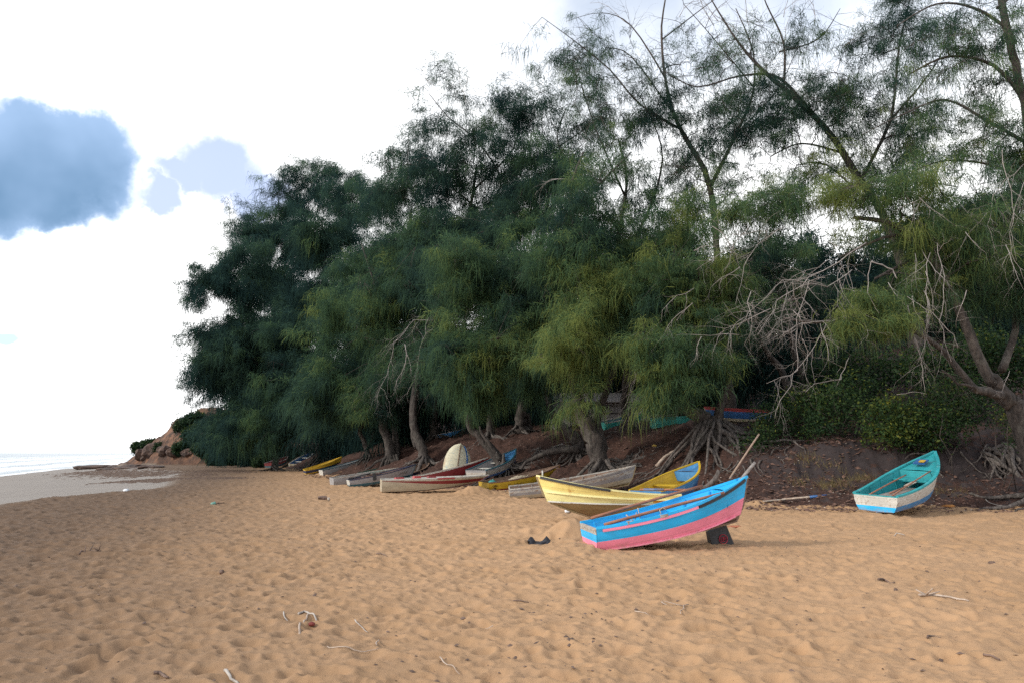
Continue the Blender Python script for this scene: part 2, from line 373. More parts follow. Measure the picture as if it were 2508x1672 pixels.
def needlemat():
    m, nb = newmat('needles')
    at = nb.new('ShaderNodeAttribute'); at.attribute_name = 'hue'
    r = nb.new('ShaderNodeValToRGB', Fac=at.outputs['Fac']); e = r.color_ramp.elements
    e[0].position = 0; e[0].color = (.026, .056, .054, 1); e[1].position = 1; e[1].color = (.235, .275, .085, 1)
    for p, c in ((.3, (.050, .094, .068, 1)), (.6, (.082, .148, .074, 1)), (.82, (.140, .205, .080, 1))):
        k = e.new(p); k.color = c
    d = nb.new('ShaderNodeBsdfDiffuse', Color=r.outputs[0]); t = nb.new('ShaderNodeBsdfTranslucent', Color=r.outputs[0])
    x = nb.new('ShaderNodeMixShader', Fac=.58); nb.nt.links.new(d.outputs[0], x.inputs[1]); nb.nt.links.new(t.outputs[0], x.inputs[2])
    finish(nb, x.outputs[0]); return m
NEEDLE = needlemat()
def leafmat():
    m, nb = newmat('shrub_leaf')
    at = nb.new('ShaderNodeAttribute'); at.attribute_name = 'hue'
    r = nb.new('ShaderNodeValToRGB', Fac=at.outputs['Fac']); e = r.color_ramp.elements
    e[0].position = 0; e[0].color = (.010, .026, .013, 1); e[1].position = 1; e[1].color = (.16, .17, .025, 1)
    k = e.new(.5); k.color = (.030, .062, .018, 1)
    p = nb.new('ShaderNodeBsdfPrincipled', **{'Base Color': r.outputs[0], 'Roughness': .6, 'Specular IOR Level': .15})
    t = nb.new('ShaderNodeBsdfTranslucent', Color=r.outputs[0])
    x = nb.new('ShaderNodeMixShader', Fac=.25); nb.nt.links.new(p.outputs[0], x.inputs[1]); nb.nt.links.new(t.outputs[0], x.inputs[2])
    finish(nb, x.outputs[0]); return m
LEAF = leafmat()
def groundmat():
    m, nb = newmat('beach_ground')
    geo = nb.new('ShaderNodeNewGeometry').outputs['Position']
    A = {}
    for k in ('dirt', 'wet', 'head', 'sdist'):
        a = nb.new('ShaderNodeAttribute'); a.attribute_name = k; A[k] = a.outputs['Fac']
    nL = nb.noise(geo, .35, 5, .6); nM = nb.noise(geo, 3.2, 6, .65); nF = nb.noise(geo, 120, 3, .7); nX = nb.noise(geo, 38, 5, .75)
    sand = nb.mixc(nb.ss(nL, .3, .7), (.362, .220, .118, 1), (.44, .275, .156, 1))
    sand = nb.mixc(nb.ss(nM, .35, .75), sand, (.395, .245, .140, 1))
    sand = nb.mixc(nb.m('MULTIPLY', nb.ss(nF, .55, .75), .35), sand, (.26, .16, .09, 1))
    speck = nb.ss(nX, .71, .76)
    sand = nb.mixc(nb.m('MULTIPLY', speck, .7), sand, (.09, .06, .04, 1))
    # shade and corner darkening painted into the sand colour, lower left
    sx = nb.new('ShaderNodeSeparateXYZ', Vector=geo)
    left_shade = nb.ss(nb.m('ADD', nb.m('ADD', nb.m('MULTIPLY', sx.outputs[0], -1.0), nb.m('MULTIPLY', sx.outputs[1], -.28)), nb.m('MULTIPLY', nL, 4.0)), -1.5, 8.0)
    sand = nb.mixc(nb.m('MULTIPLY', left_shade, .88), sand, (.100, .066, .046, 1))
    wetc = nb.mixc(nb.ss(nL, .3, .7), (.150, .118, .090, 1), (.182, .145, .112, 1))
    base = nb.mixc(A['wet'], sand, wetc)
    nD = nb.noise(geo, 9, 7, .75); nE = nb.noise(geo, 55, 4, .8)
    dirt = nb.mixc(nb.ss(nD, .3, .7), (.020, .011, .009, 1), (.078, .038, .028, 1))
    dirt = nb.mixc(nb.m('MULTIPLY', nb.ss(nE, .60, .68), .6), dirt, (.18, .105, .075, 1))
    litter = nb.new('ShaderNodeTexVoronoi', Vector=geo); litter.inputs['Scale'].default_value = 7; litter.inputs['Randomness'].default_value = 1
    spot = nb.m('MULTIPLY', nb.m('LESS_THAN', litter.outputs['Distance'], .10), nb.m('GREATER_THAN', nb.noise(geo, 6.3, 1), .56))
    dirt = nb.mixc(nb.m('MULTIPLY', spot, .8), dirt, (.40, .34, .30, 1))
    # grey ash-like soil in the cut face
    nrm = nb.new('ShaderNodeNewGeometry').outputs['True Normal']; nz = nb.new('ShaderNodeSeparateXYZ', Vector=nrm).outputs[2]
    cut = nb.m('MULTIPLY', nb.ss(nz, .90, .70), nb.ss(sx.outputs[0], 7.5, 9.5))
    dirt = nb.mixc(nb.m('MULTIPLY', cut, .85), dirt, nb.mixc(nM, (.014, .012, .013, 1), (.060, .050, .052, 1)))
    # red-brown cliff of the headland
    rock = nb.mixc(nb.ss(nb.noise(geo, .55, 7, .7), .35, .65), (.045, .030, .025, 1), (.19, .10, .062, 1))
    dirt = nb.mixc(A['head'], dirt, rock)
    edge = nb.ss(nb.m('ADD', A['dirt'], nb.m('MULTIPLY', nb.m('SUBTRACT', nb.noise(geo, 2.2, 6, .7), .5), 1.3)), .32, .62)
    base = nb.mixc(edge, base, dirt)
    bh = nb.m('ADD', nb.m('MULTIPLY', nF, .35), nb.m('ADD', nb.m('MULTIPLY', nX, .5), nb.m('MULTIPLY', nb.m('MULTIPLY', nD, edge), 2.5)))
    bmp = nb.new('ShaderNodeBump', Strength=nb.m('SUBTRACT', .55, nb.m('MULTIPLY', A['wet'], .5)), Distance=.025, Height=bh)
    p = nb.new('ShaderNodeBsdfPrincipled', **{'Base Color': base, 'Roughness': nb.m('SUBTRACT', .95, nb.m('MULTIPLY', A['wet'], .42)), 'Normal': bmp.outputs[0]})
    p.inputs['Specular IOR Level'].default_value = .25
    finish(nb, p.outputs[0]); return m
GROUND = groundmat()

# ---------------------------------------------------------------- ground sheet (one polar height field, fine ahead of the camera)
th = np.concatenate([np.linspace(-180, -48, 45)[:-1], np.linspace(-48, 48, 860), np.linspace(48, 180, 45)[1:]]) * math.pi / 180
rr = np.concatenate([[.02, 1.0], np.geomspace(2.5, 45, 820), np.geomspace(45, 260, 260)[1:], np.geomspace(260, 1800, 24)[1:]])
TT, RR = np.meshgrid(th, rr); gx = (RR * np.sin(TT)).ravel(); gy = (RR * np.cos(TT)).ravel()
gz, gs, gw, gwet, gdirt = H(gx, gy, True, True)
farf = np.clip((RR.ravel() - 230) / 100, 0, 1); gz = gz * (1 - farf) + np.where(gw > 0, -9, np.minimum(gz, 22)) * farf
ghead = np.clip((gy - 95) / 10, 0, 1) * np.maximum(np.clip((gs + 1) / 1, 0, 1), np.clip((gy - 105 - (-37 - gx) * .9) / 2, 0, 1) * (gx > -76) * (gy < 190)) * np.clip((-20 - gx) / 5, 0, 1)
gz = gz + ghead * (fbm(gx * .22, gy * .22, 71, 5) * 1.0 + np.abs(fbm(gx * .6, gy * .6, 75, 3)) * .9) * np.clip((gx + 76) / 12, 0, 1)
gdirt = np.maximum(gdirt, ghead); gwet = gwet * (1 - ghead)
nr, nc = len(rr), len(th)
i, j = np.meshgrid(np.arange(nr - 1), np.arange(nc - 1), indexing='ij'); q0 = (i * nc + j).ravel()
FL = np.stack([q0, q0 + nc, q0 + nc + 1, q0 + 1], 1)[:, ::-1].ravel()
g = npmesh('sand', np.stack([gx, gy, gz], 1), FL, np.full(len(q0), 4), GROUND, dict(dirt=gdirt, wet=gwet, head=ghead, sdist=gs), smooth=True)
tag(g, 'orange beach sand full of shallow dents rising into a brown earth bank', kind='structure')

# ---------------------------------------------------------------- sea
def seamat():
    m, nb = newmat('sea_water')
    at = nb.new('ShaderNodeAttribute'); at.attribute_name = 'foam'
    geo = nb.new('ShaderNodeNewGeometry').outputs['Position']
    mp = nb.new('ShaderNodeMapping', Vector=geo); mp.inputs['Scale'].default_value = (.5, .5, 1)
    n = nb.noise(mp.outputs[0], .9, 6, .7)
    fm = nb.ss(nb.m('ADD', at.outputs['Fac'], nb.m('MULTIPLY', nb.m('SUBTRACT', n, .5), 1.1)), .35, .65)
    bmp = nb.new('ShaderNodeBump', Strength=.35, Distance=.5, Height=n)
    w = nb.new('ShaderNodeBsdfPrincipled', **{'Base Color': (.05, .12, .16, 1), 'Roughness': .25, 'Normal': bmp.outputs[0]})
    f = nb.new('ShaderNodeBsdfPrincipled', **{'Base Color': (.86, .88, .9, 1), 'Roughness': .7})
    x = nb.new('ShaderNodeMixShader', Fac=fm); nb.nt.links.new(w.outputs[0], x.inputs[1]); nb.nt.links.new(f.outputs[0], x.inputs[2])
    finish(nb, x.outputs[0]); return m
wd = np.concatenate([np.linspace(6, 120, 380), np.geomspace(120, 9000, 120)[1:]])     # offshore distance
la = np.concatenate([[-3000, -300], np.linspace(-60, 260, 330), [400, 900, 3000, 9000]])
WD, LA = np.meshgrid(wd, la, indexing='ij')
al = np.array([-BN[1], BN[0]]) * -1
sx_ = B0[0] + BN[0] * WD + al[0] * LA; sy_ = B0[1] + BN[1] * WD + al[1] * LA
jog = WD + 5 * fbm(LA / 40, WD / 60, 81, 3)
crest = np.zeros_like(WD); foam = np.zeros_like(WD)
for c, wdt, hgt, fo in ((17, 2.5, .10, .75), (25, 3, .35, .62), (38, 3, .45, .70), (55, 4, .6, .62), (78, 5, .55, .5), (105, 6, .5, .35)):
    e = np.exp(-((jog - c) / wdt) ** 2) ; crest += hgt * e; foam = np.maximum(foam, fo * np.exp(-((jog - c + wdt * .6) / (wdt * 1.3)) ** 2))
foam = foam + np.clip((19 - jog) / 6, 0, 1) * .3 - np.clip((WD - 130) / 100, 0, .4)
sz_ = -1.18 + crest + .05 * fbm(sx_ / 2, sy_ / 2, 91, 3)
nr, nc = WD.shape
i, j = np.meshgrid(np.arange(nr - 1), np.arange(nc - 1), indexing='ij'); q0 = (i * nc + j).ravel()
s_ = npmesh('sea', np.stack([sx_.ravel(), sy_.ravel(), sz_.ravel()], 1), np.stack([q0, q0 + nc, q0 + nc + 1, q0 + 1], 1).ravel(), np.full(len(q0), 4), seamat(), dict(foam=foam.ravel()), smooth=True)
tag(s_, 'pale sea with rows of white breaking waves', kind='structure')

# ---------------------------------------------------------------- foliage
NPR = np.random.RandomState(5)
CLD, NSM, WDM = 9.5, .72, 1.6
def unit(v): return v / (np.linalg.norm(v, axis=-1, keepdims=True) + 1e-9)
def strands(C, D, hue, sc, ns, wid, droop=1.0, spread=.8):
    """C clump anchors (n,3), D twig directions (n,3): hanging needle branchlets as thin ribbons"""
    ns = int(ns * NSM); wid = wid * WDM; n = len(C); N = n * ns
    tress = NPR.rand(n) < .30                       # long hanging tresses among the tufts
    dr = droop * np.where(tress, 2.2, .55 + .7 * NPR.rand(n)); ln = np.where(tress, 2.1, .8 + .4 * NPR.rand(n))
    c = np.repeat(C, ns, 0); d = np.repeat(D, ns, 0); s = np.repeat(sc, ns)[:, None]; h = np.repeat(hue, ns)
    dr = np.repeat(dr, ns)[:, None]; ln = np.repeat(ln, ns)[:, None]
    t = NPR.rand(N, 1) ** .8
    p0 = c + d * (t - .45) * 1.25 * s + NPR.randn(N, 3) * np.array([.26, .26, .14]) * s
    p0[:, 2:] -= (t ** 2) * .2 * s * dr
    rv = NPR.randn(N, 3)
    d0 = unit(d * .5 + rv * spread * .8 + np.array([0, 0, -.45]) * dr)
    L = (.22 + .46 * NPR.rand(N, 1) ** 1.5) * s * ln
    p1 = p0 + d0 * L * .45
    d1 = unit(d0 * .45 + np.array([0, 0, -.9]) * dr + rv * .25)
    p2 = p1 + d1 * L * .75
    wv = unit(np.cross(d0, NPR.randn(N, 3))) * (wid * s ** .5)
    V = np.stack([p0 - wv, p0 + wv, p1 - wv * .9, p1 + wv * .9, p2], 1).reshape(-1, 3)
    o = np.arange(N)[:, None] * 5
    FL = (o + np.array([0, 1, 3, 2, 2, 3, 4])).ravel()
    sizes = np.tile([4, 3], N)
    hu = np.clip(h + NPR.randn(N) * .13 + (NPR.rand(N) < .03) * .25, 0, 1)
    return V, FL, sizes, np.repeat(hu, 5)
CSZ = .60
def lobe_clumps(l, hole=True):
    cx, cy, rx, ry, Y, dep, dens, hue = l[:8]
    sc = CSZ * (Y / 30.0) ** .55 * (.82 if dens < .3 else 1)
    hue = hue + (.16 if dens < .3 else 0)
    cr = .55 * sc * F / Y / K
    if Y < 33 and cy < 420 and dens < .6: dens = dens * .62
    big_ = dens >= .5
    n = max(5, int(CLD * dens * (1.1 if big_ and cy < 500 and 33 < Y < 60 else 1.9 if big_ else 1.2 if dens > .3 else .66) * rx * ry / cr ** 2))
    u = unit(NPR.randn(n, 3)) * (NPR.rand(n, 1) ** .5) * np.where(NPR.rand(n, 1) < .16, 1.15 + .5 * NPR.rand(n, 1), 1.0)
    c0 = W(cx, cy, Y); ex = (W(cx + rx, cy, Y) - c0)[0]; ez = (W(cx, cy - ry, Y) - c0)[2]
    P = c0 + u * np.array([ex, dep, ez])
    q = P[:, 0] * .8 + P[:, 1] * .45
    P = P + np.stack([fbm(q * .55, P[:, 2] * .55, 61, 3), fbm(q * .55, P[:, 2] * .55, 64, 3), fbm(q * .55, P[:, 2] * .55, 67, 3)], 1) * np.array([ex, dep, ez]) * .95
    P[:, 2] += .32 * (Y / 30.0) ** .55
    sq = math.sqrt(30.0 / Y)
    hl = fbm(q * 1.05 * sq, P[:, 2] * 1.05 * sq, 57, 3)
    k = hl > (-9 if not hole else -.30 if big_ and not (cy < 500 and 33 < Y < 60) else -.2); P = P[k]; u = u[k]; n = len(P)
    nz_ = fbm(P[:, 0] * .7, P[:, 2] * .7 + P[:, 1] * .3, 7, 4)
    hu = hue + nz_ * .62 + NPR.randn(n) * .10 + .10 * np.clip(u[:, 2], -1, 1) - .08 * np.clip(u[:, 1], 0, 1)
    return P, u, hu, sc * (.55 + .95 * NPR.rand(n) ** 1.3)
def wob(p, q, n, amp, rng, sag=0):
    p = np.array(p, float); q = np.array(q, float); L = np.linalg.norm(q - p)
    out = []
    o = np.zeros(3)
    for k in range(n + 1):
        t = k / n
        if 0 < k < n: o = o * .5 + np.array([rng.gauss(0, 1) for _ in range(3)]) * amp * L
        out.append(p + (q - p) * t + (o if 0 < k < n else 0) + np.array([0, 0, sag * L * math.sin(math.pi * t)]))
    return out
def dead_spray(mb, p, d, L, r, lvl, rng, curl=.5, down=.25, n=5):
    p = Vector(p); d = Vector(d).normalized(); pts = [p.copy()]; rs = [r]
    for k in range(n):
        d = (d + Vector((rng.gauss(0, 1), rng.gauss(0, 1), rng.gauss(0, 1) - down)) * curl * .42).normalized()
        p = p + d * L / n; pts.append(p.copy()); rs.append(r * (1 - .75 * (k + 1) / n))
        if lvl > 0 and rng.random() < .8:
            e = (d + Vector((rng.gauss(0, 1), rng.gauss(0, .8), rng.gauss(0, 1) - down * .8)) * .75).normalized()
            dead_spray(mb, p, e, L * rng.uniform(.32, .6), rs[-1] * .7, lvl - 1, rng, curl, down, 4)
    mb.tube(pts, rs, 4)
def dead_path(mb, pp, r0, r1, rng, lvl=1, side=.5, n=4):
    """hand-placed dead limb through points, with side twigs"""
    r0 *= .40; r1 *= .45
    pts = [Vector(W(*p)) for p in pp]; fine = []
    for a, c in zip(pts[:-1], pts[1:]):
        for k in range(n): 
            q = a.lerp(c, k / n); fine.append(q + Vector((rng.gauss(0, 1), rng.gauss(0, 1), rng.gauss(0, 1))) * (c - a).length * .022)
    fine.append(pts[-1]); N = len(fine)
    rs = [r0 + (r1 - r0) * k / (N - 1) for k in range(N)]
    mb.tube(fine, rs, 5)
    tot = sum((c - a).length for a, c in zip(pts[:-1], pts[1:]))
    for k in range(1, N - 1):
        if rng.random() < side:
            d = (fine[k + 1] - fine[k - 1]).normalized(); e = (d * .7 + Vector((rng.gauss(0, .8), rng.gauss(0, .6), rng.gauss(-.25, .7)))).normalized()
            dead_spray(mb, fine[k], e, tot * rng.uniform(.15, .45), rs[k] * .6, lvl + (rng.random() < .4), rng)
def root_path(mb, p0, ang, reach, r0, rng, rise=.5):
    p = np.array(p0, float); pts = [p.copy()]; rs = [r0]; n = 9; z0 = p[2]
    a = ang
    for k in range(1, n + 1):
        t = k / n; a += rng.gauss(0, .28)
        p = p + np.array([math.cos(a), math.sin(a), 0]) * reach / n
        hz = Hs(p[0], p[1]) + .03 + .10 * (1 - t) * rng.random() - .12 * (t > .8)
        p[2] = max(hz, z0 - (z0 - hz) * min(1, (t * 1.7)) ** .8)
        pts.append(p.copy()); rs.append(r0 * (1 - .78 * t) * rng.uniform(.8, 1.2))
    mb.tube(pts, rs, 6, flute=.12, seed=rng.random() * 9)
LIMBW = 1.0
def tree(name, label, trunk, limbs, lobes, roots=0, root_r=.1, reach=1.6, root_h=.5, dead=(), ns=115, seed=1, wid=.0075, bark=None, twig=True, rootfan=(-2.9, -.2), group='casuarina trees along the bank', flare=1.5, snap=True, bare=26, bare_up=-.1):
    rng = random.Random(seed); bark = bark or BARK
    (dx, dy, Y, r) = trunk[0]
    if snap:
        dY = float(onray(dx, dy)[1] - Y)
        print('snap', label[:40], round(dY, 2))
        if abs(dY) < 9:
            sh = lambda p: (p[0], p[1], p[2] + dY, p[3])
            trunk = [sh(p) for p in trunk]; limbs = [[sh(p) for p in lm] for lm in limbs]
            lobes = [l[:4] + (l[4] + dY,) + l[5:] for l in lobes]; Y = Y + dY
    b3 = W(dx, dy, Y); gzz = Hs(b3[0], b3[1]); base = np.array([b3[0], b3[1], gzz])
    rt = empty(name, tuple(base)); tag(rt, label, 'tree', group)
    off = -base
    mb = MB(); nodes = []; nrad = []
    def poly(pp, n, fl, seed2, startfix=None):
        P = [W(p[0], p[1], p[2]) for p in pp]
        if startfix is not None: P[0] = startfix
        pts = []; rs = []
        for k in range(len(P) - 1):
            a, c = P[k], P[k + 1]; pm = P[max(k - 1, 0)]; pn = P[min(k + 2, len(P) - 1)]
            for s in range(4):
                t = s / 4; q = .5 * ((2 * a) + (c - pm) * t + (2 * pm - 5 * a + 4 * c - pn) * t * t + (3 * a - pm - 3 * c + pn) * t ** 3)
                rr_ = pp[k][3] * (1 - t) + pp[k + 1][3] * t
                q = q + np.array([rng.gauss(0, 1), rng.gauss(0, 1), rng.gauss(0, .4)]) * rr_ * .12
                pts.append(q); rs.append(rr_)
        pts.append(P[-1]); rs.append(pp[-1][3])
        mb.tube([q + off for q in pts], rs, n, flute=fl, seed=seed2)
        for q, r_ in zip(pts, rs): nodes.append(q); nrad.append(r_)
    st = np.array([base[0], base[1], gzz - .25])
    tr2 = list(trunk); tr2[0] = (dx, dy, Y, r * flare)
    poly(tr2, 14, .13, rng.random() * 9, st)
    for lm in limbs: poly(lm, 8, .05, rng.random() * 9)
    VV = []; FF = []; SS = []; HH = []; vo = 0
    for l in lobes:
        P, u, hu, sc = lobe_clumps(l); Y_ = l[4]
        ok = P[:, 2] > H(P[:, 0], P[:, 1], False) + (2.3 if Y_ > 70 else 2.35) + .3 * NPR.rand(len(P))
        P, u, hu, sc = P[ok], u[ok], hu[ok], sc[ok]
        if len(P) < 3: continue
        droop = l[8] if len(l) > 8 else 1.0
        c0 = P.mean(0); NA = np.array(nodes)
        dd = np.linalg.norm(NA - c0, axis=1) + np.clip(NA[:, 2] - c0[2], 0, None) * .8
        kk = int(dd.argmin()); far = dd[kk]
        if far > .8:
            r0 = min(nrad[kk] * .6, .02 + .016 * far)
            pts = wob(NA[kk], c0, 6, .035, rng, .06)
            rs = [r0 * (1 - .7 * t / 6) for t in range(7)]
            mb.tube([q + off for q in pts], rs, 6)
            for q, r_ in zip(pts[2:], rs[2:]): nodes.append(q); nrad.append(r_)
        # secondary branches
        ex = np.argsort(NPR.rand(len(P)))[:max(4, len(P) // 10)]
        for e in ex:
            NA = np.array(nodes); d_ = np.linalg.norm(NA - P[e], axis=1) + np.clip(NA[:, 2] - P[e][2], 0, None) * .7
            kk = int(d_.argmin())
            if d_[kk] < .5: continue
            pts = wob(NA[kk], P[e], 4, .05, rng, .05); r0 = min(nrad[kk] * .65, .012 + .009 * d_[kk]) * (Y_ / 30) ** .4
            mb.tube([q + off for q in pts], [r0 * (1 - .65 * t / 4) for t in range(5)], 5)
            for q in pts[2:]: nodes.append(q); nrad.append(r0 * .5)
        NA = np.array(nodes)
        D = np.zeros_like(P)
        for e in range(len(P)):
            d_ = ((NA - P[e]) ** 2).sum(1); kk = int(d_.argmin()); D[e] = P[e] - NA[kk]
            if twig and d_[kk] > .02:
                r0 = .009 * (Y_ / 30) ** .5
                mid = (NA[kk] + P[e]) / 2 + np.array([0, 0, .06 * math.sqrt(d_[kk])])
                mb.tube([NA[kk] + off, mid + off, P[e] + off], [r0 * 1.5, r0, r0 * .6], 3)
        cen = c0
        D = unit(unit(D) * .6 + unit(u * np.array([1, 1, .6])) * .7 + NPR.randn(*D.shape) * .3 + np.array([0, 0, .08]))
        V, FL, S, Hh = strands(P, D, hu, sc, ns, wid, droop)
        VV.append(V + off); FF.append(FL + vo); SS.append(S); HH.append(Hh); vo += len(V)
    if bare:
        NAr = nodes[len(nodes) // 6:]
        for k in range(bare):
            q = NAr[rng.randrange(len(NAr))]
            dead_spray(mb, q + off, (rng.gauss(0, 1), rng.gauss(-.3, .7), rng.gauss(bare_up, .6)), rng.uniform(.7, 2.2) * (Y / 32) ** .5, rng.uniform(.008, .016) * (Y / 32) ** .6, 2 if rng.random() < .6 else 1, rng, .55, .25 if bare_up < .3 else 0)
    mb.build('trunk', bark, rt)
    if VV:
        npmesh('crown', np.concatenate(VV), np.concatenate(FF), np.concatenate(SS), NEEDLE, dict(hue=np.concatenate(HH)), rt)
    if roots:
        rm = MB()
        for k in range(roots):
            a = rootfan[0] + (rootfan[1] - rootfan[0]) * (k + rng.random() * .9) / roots
            p0 = np.array([base[0] + math.cos(a) * r * .8, base[1] + math.sin(a) * r * .8, base[2] + root_h * rng.uniform(.3, 1.1)])
            root_path(rm, p0, a, reach * rng.uniform(.6, 1.3), root_r * rng.uniform(.5, 1.25), rng)
        rm.v = [tuple(np.array(q) + off) for q in rm.v]
        rm.build('roots', BARK_ROOT if Y < 50 else bark, rt)
    for dfn in dead:
        dm = MB(); dfn(dm, rng)
        dm.v = [tuple(np.array(q) + off) for q in dm.v]
        dm.build('dead_branch', DEADW, rt)
    return rt
def dp(pp, r0=.03, r1=.008, lvl=1, side=.5):
    return lambda mb, rng: dead_path(mb, pp, r0, r1, rng, lvl, side)
def ds(p, d, L, r, lvl=2, curl=.5, down=.3):
    return lambda mb, rng: dead_spray(mb, W(*p), d, L, r, lvl, rng, curl, down)

# ---------------------------------------------------------------- trees (photo positions in a 2352-wide frame, depth in metres)
def z1(x, y): return (1240 + x / 3.36) / K, (1040 + y / 3.36) / K
def z2(x, y): return (600 + x / 3.5636) / K, (1040 + y / 3.5636) / K
def z3(x, y): return (1100 + x / 4.704) / K, (1000 + y / 4.704) / K
def z4(x, y): return (1900 + x / 3.868) / K, (900 + y / 3.868) / K
def z6(x, y): return (1240 + x / 3.5636) / K, (940 + y / 3.5636) / K

# far left end of the wood
tree('casuarina_tree', 'leftmost dark tree with ragged drooping edge against white sky',
     [(630, 1080, 84, .28), (632, 1020, 84, .2), (615, 900, 84, .17), (560, 760, 84, .12), (540, 660, 84, .08)], [],
     [(495, 880, 50, 105, 84, 4, .8, .12), (450, 880, 28, 30, 83, 2, .5, .08), (535, 760, 65, 95, 84, 4, .9, .10), (478, 660, 34, 48, 83, 2, .55, .06), (520, 640, 45, 60, 84, 3, .6, .08), (600, 880, 80, 110, 84, 5, .9, .16), (575, 620, 55, 75, 84, 4, .8, .08), (500, 985, 60, 45, 84, 4, .9, .24), (590, 1000, 60, 35, 84, 4, .8, .28), (505, 780, 38, 40, 83, 2, .6, .05)],
     roots=5, reach=2.2, root_r=.12, seed=3, ns=90, wid=.010, twig=False)
tree('casuarina_tree', 'dark rounded tree second from the left end of the wood',
     [(655, 1062, 90, .26), (660, 1000, 90, .2), (640, 800, 90, .16), (620, 600, 90, .1), (640, 460, 90, .05)], [[(640, 700, 90, .1), (700, 560, 90, .07), (745, 440, 90, .03)]],
     [(590, 545, 45, 45, 89, 4, .6, .07), (560, 500, 28, 20, 89, 2, .5, .05), (660, 560, 80, 80, 90, 5, .8, .08), (640, 700, 85, 110, 90, 5, .9, .09), (650, 470, 40, 35, 90, 3, .45, .06), (700, 430, 55, 40, 90, 3, .5, .07), (640, 425, 28, 14, 90, 2, .45, .05), (755, 410, 45, 38, 90, 3, .5, .08), (790, 480, 60, 70, 90, 4, .6, .09), (640, 850, 70, 120, 90, 4, .9, .12)],
     roots=0, seed=4, ns=90, wid=.010, twig=False)
tree('casuarina_tree', 'broad dark tree above the far yellow and blue boat',
     [(742, 1060, 66, .42), (745, 1000, 66, .26), (740, 880, 66, .2), (735, 720, 66, .14), (750, 560, 66, .07)], [[(742, 1000, 66, .2), (765, 940, 66, .15), (790, 800, 66, .1)]],
     [(690, 850, 80, 110, 66, 4, .85, .26), (735, 720, 85, 100, 66, 4, .85, .14), (640, 975, 70, 60, 66, 4, .8, .30), (740, 950, 70, 50, 66, 4, .7, .34), (765, 580, 80, 90, 66, 4, .75, .10), (800, 470, 60, 50, 66, 3, .45, .10), (560, 1000, 70, 40, 67, 3, .8, .30), (850, 450, 50, 40, 66, 3, .4, .12)],
     roots=14, reach=3.0, root_r=.11, root_h=1.2, seed=5, ns=95, wid=.009, twig=False)
tree('casuarina_tree', 'slim curved trunk leaning right between the boats with dense green crown',
     [z2(1075, 315) + (53, .30), z2(1070, 240) + (53, .2), z2(1045, 150) + (53, .17), z2(1000, 40) + (53, .15), (835, 960, 53, .13), (830, 800, 53, .1)], [[z2(1070, 190) + (53, .1), z2(1105, 120) + (53, .07), z2(1125, 50) + (53, .05)]],
     [(790, 820, 85, 105, 53, 4, .85, .42), (800, 925, 75, 50, 52, 3, .7, .44), (860, 670, 85, 95, 54, 4, .8, .24), (730, 900, 45, 70, 53, 3, .7, .36), (880, 540, 75, 75, 55, 4, .6, .14)],
     roots=6, reach=1.6, root_r=.09, seed=6, ns=105, wid=.0085, twig=False)
tree('casuarina_tree', 'thick twin grey trunk left of the upright hull under dark foliage',
     [z2(1275, 320) + (47, .46), z2(1265, 230) + (47, .33), z2(1235, 80) + (47, .3), (880, 960, 47, .27), (900, 800, 47, .2), (930, 620, 48, .12), (945, 480, 48, .06)],
     [[z2(1320, 290) + (47.5, .28), z2(1320, 150) + (47.6, .22), z2(1305, 20) + (47.7, .2), (915, 950, 48, .16)], [(905, 780, 47, .12), (860, 650, 46, .07), (830, 560, 46, .03)]],
     [(885, 800, 70, 85, 46, 3, .75, .50), (880, 925, 60, 45, 46, 2.5, .55, .46), (950, 640, 80, 85, 48, 4, .75, .26), (955, 500, 80, 70, 48, 4, .6, .16), (930, 400, 55, 42, 48, 3, .5, .10), (885, 450, 60, 40, 48, 3, .5, .10), (960, 350, 50, 40, 48, 3, .4, .09), (890, 700, 70, 60, 46, 3, .7, .34)],
     roots=8, reach=1.6, root_r=.12, seed=8, ns=110, wid=.008,
     dead=[dp([(1000, 735, 45), (950, 735, 45), (905, 790, 44.5), (890, 860, 44.5), (860, 920, 44)], .05, .015, 2, .8), dp([(985, 730, 45), (965, 800, 44), (955, 860, 44), (935, 905, 44)], .04, .012, 2, .8), ds((930, 790, 44), (-.2, -.2, -1), 2.6, .03, 2)])
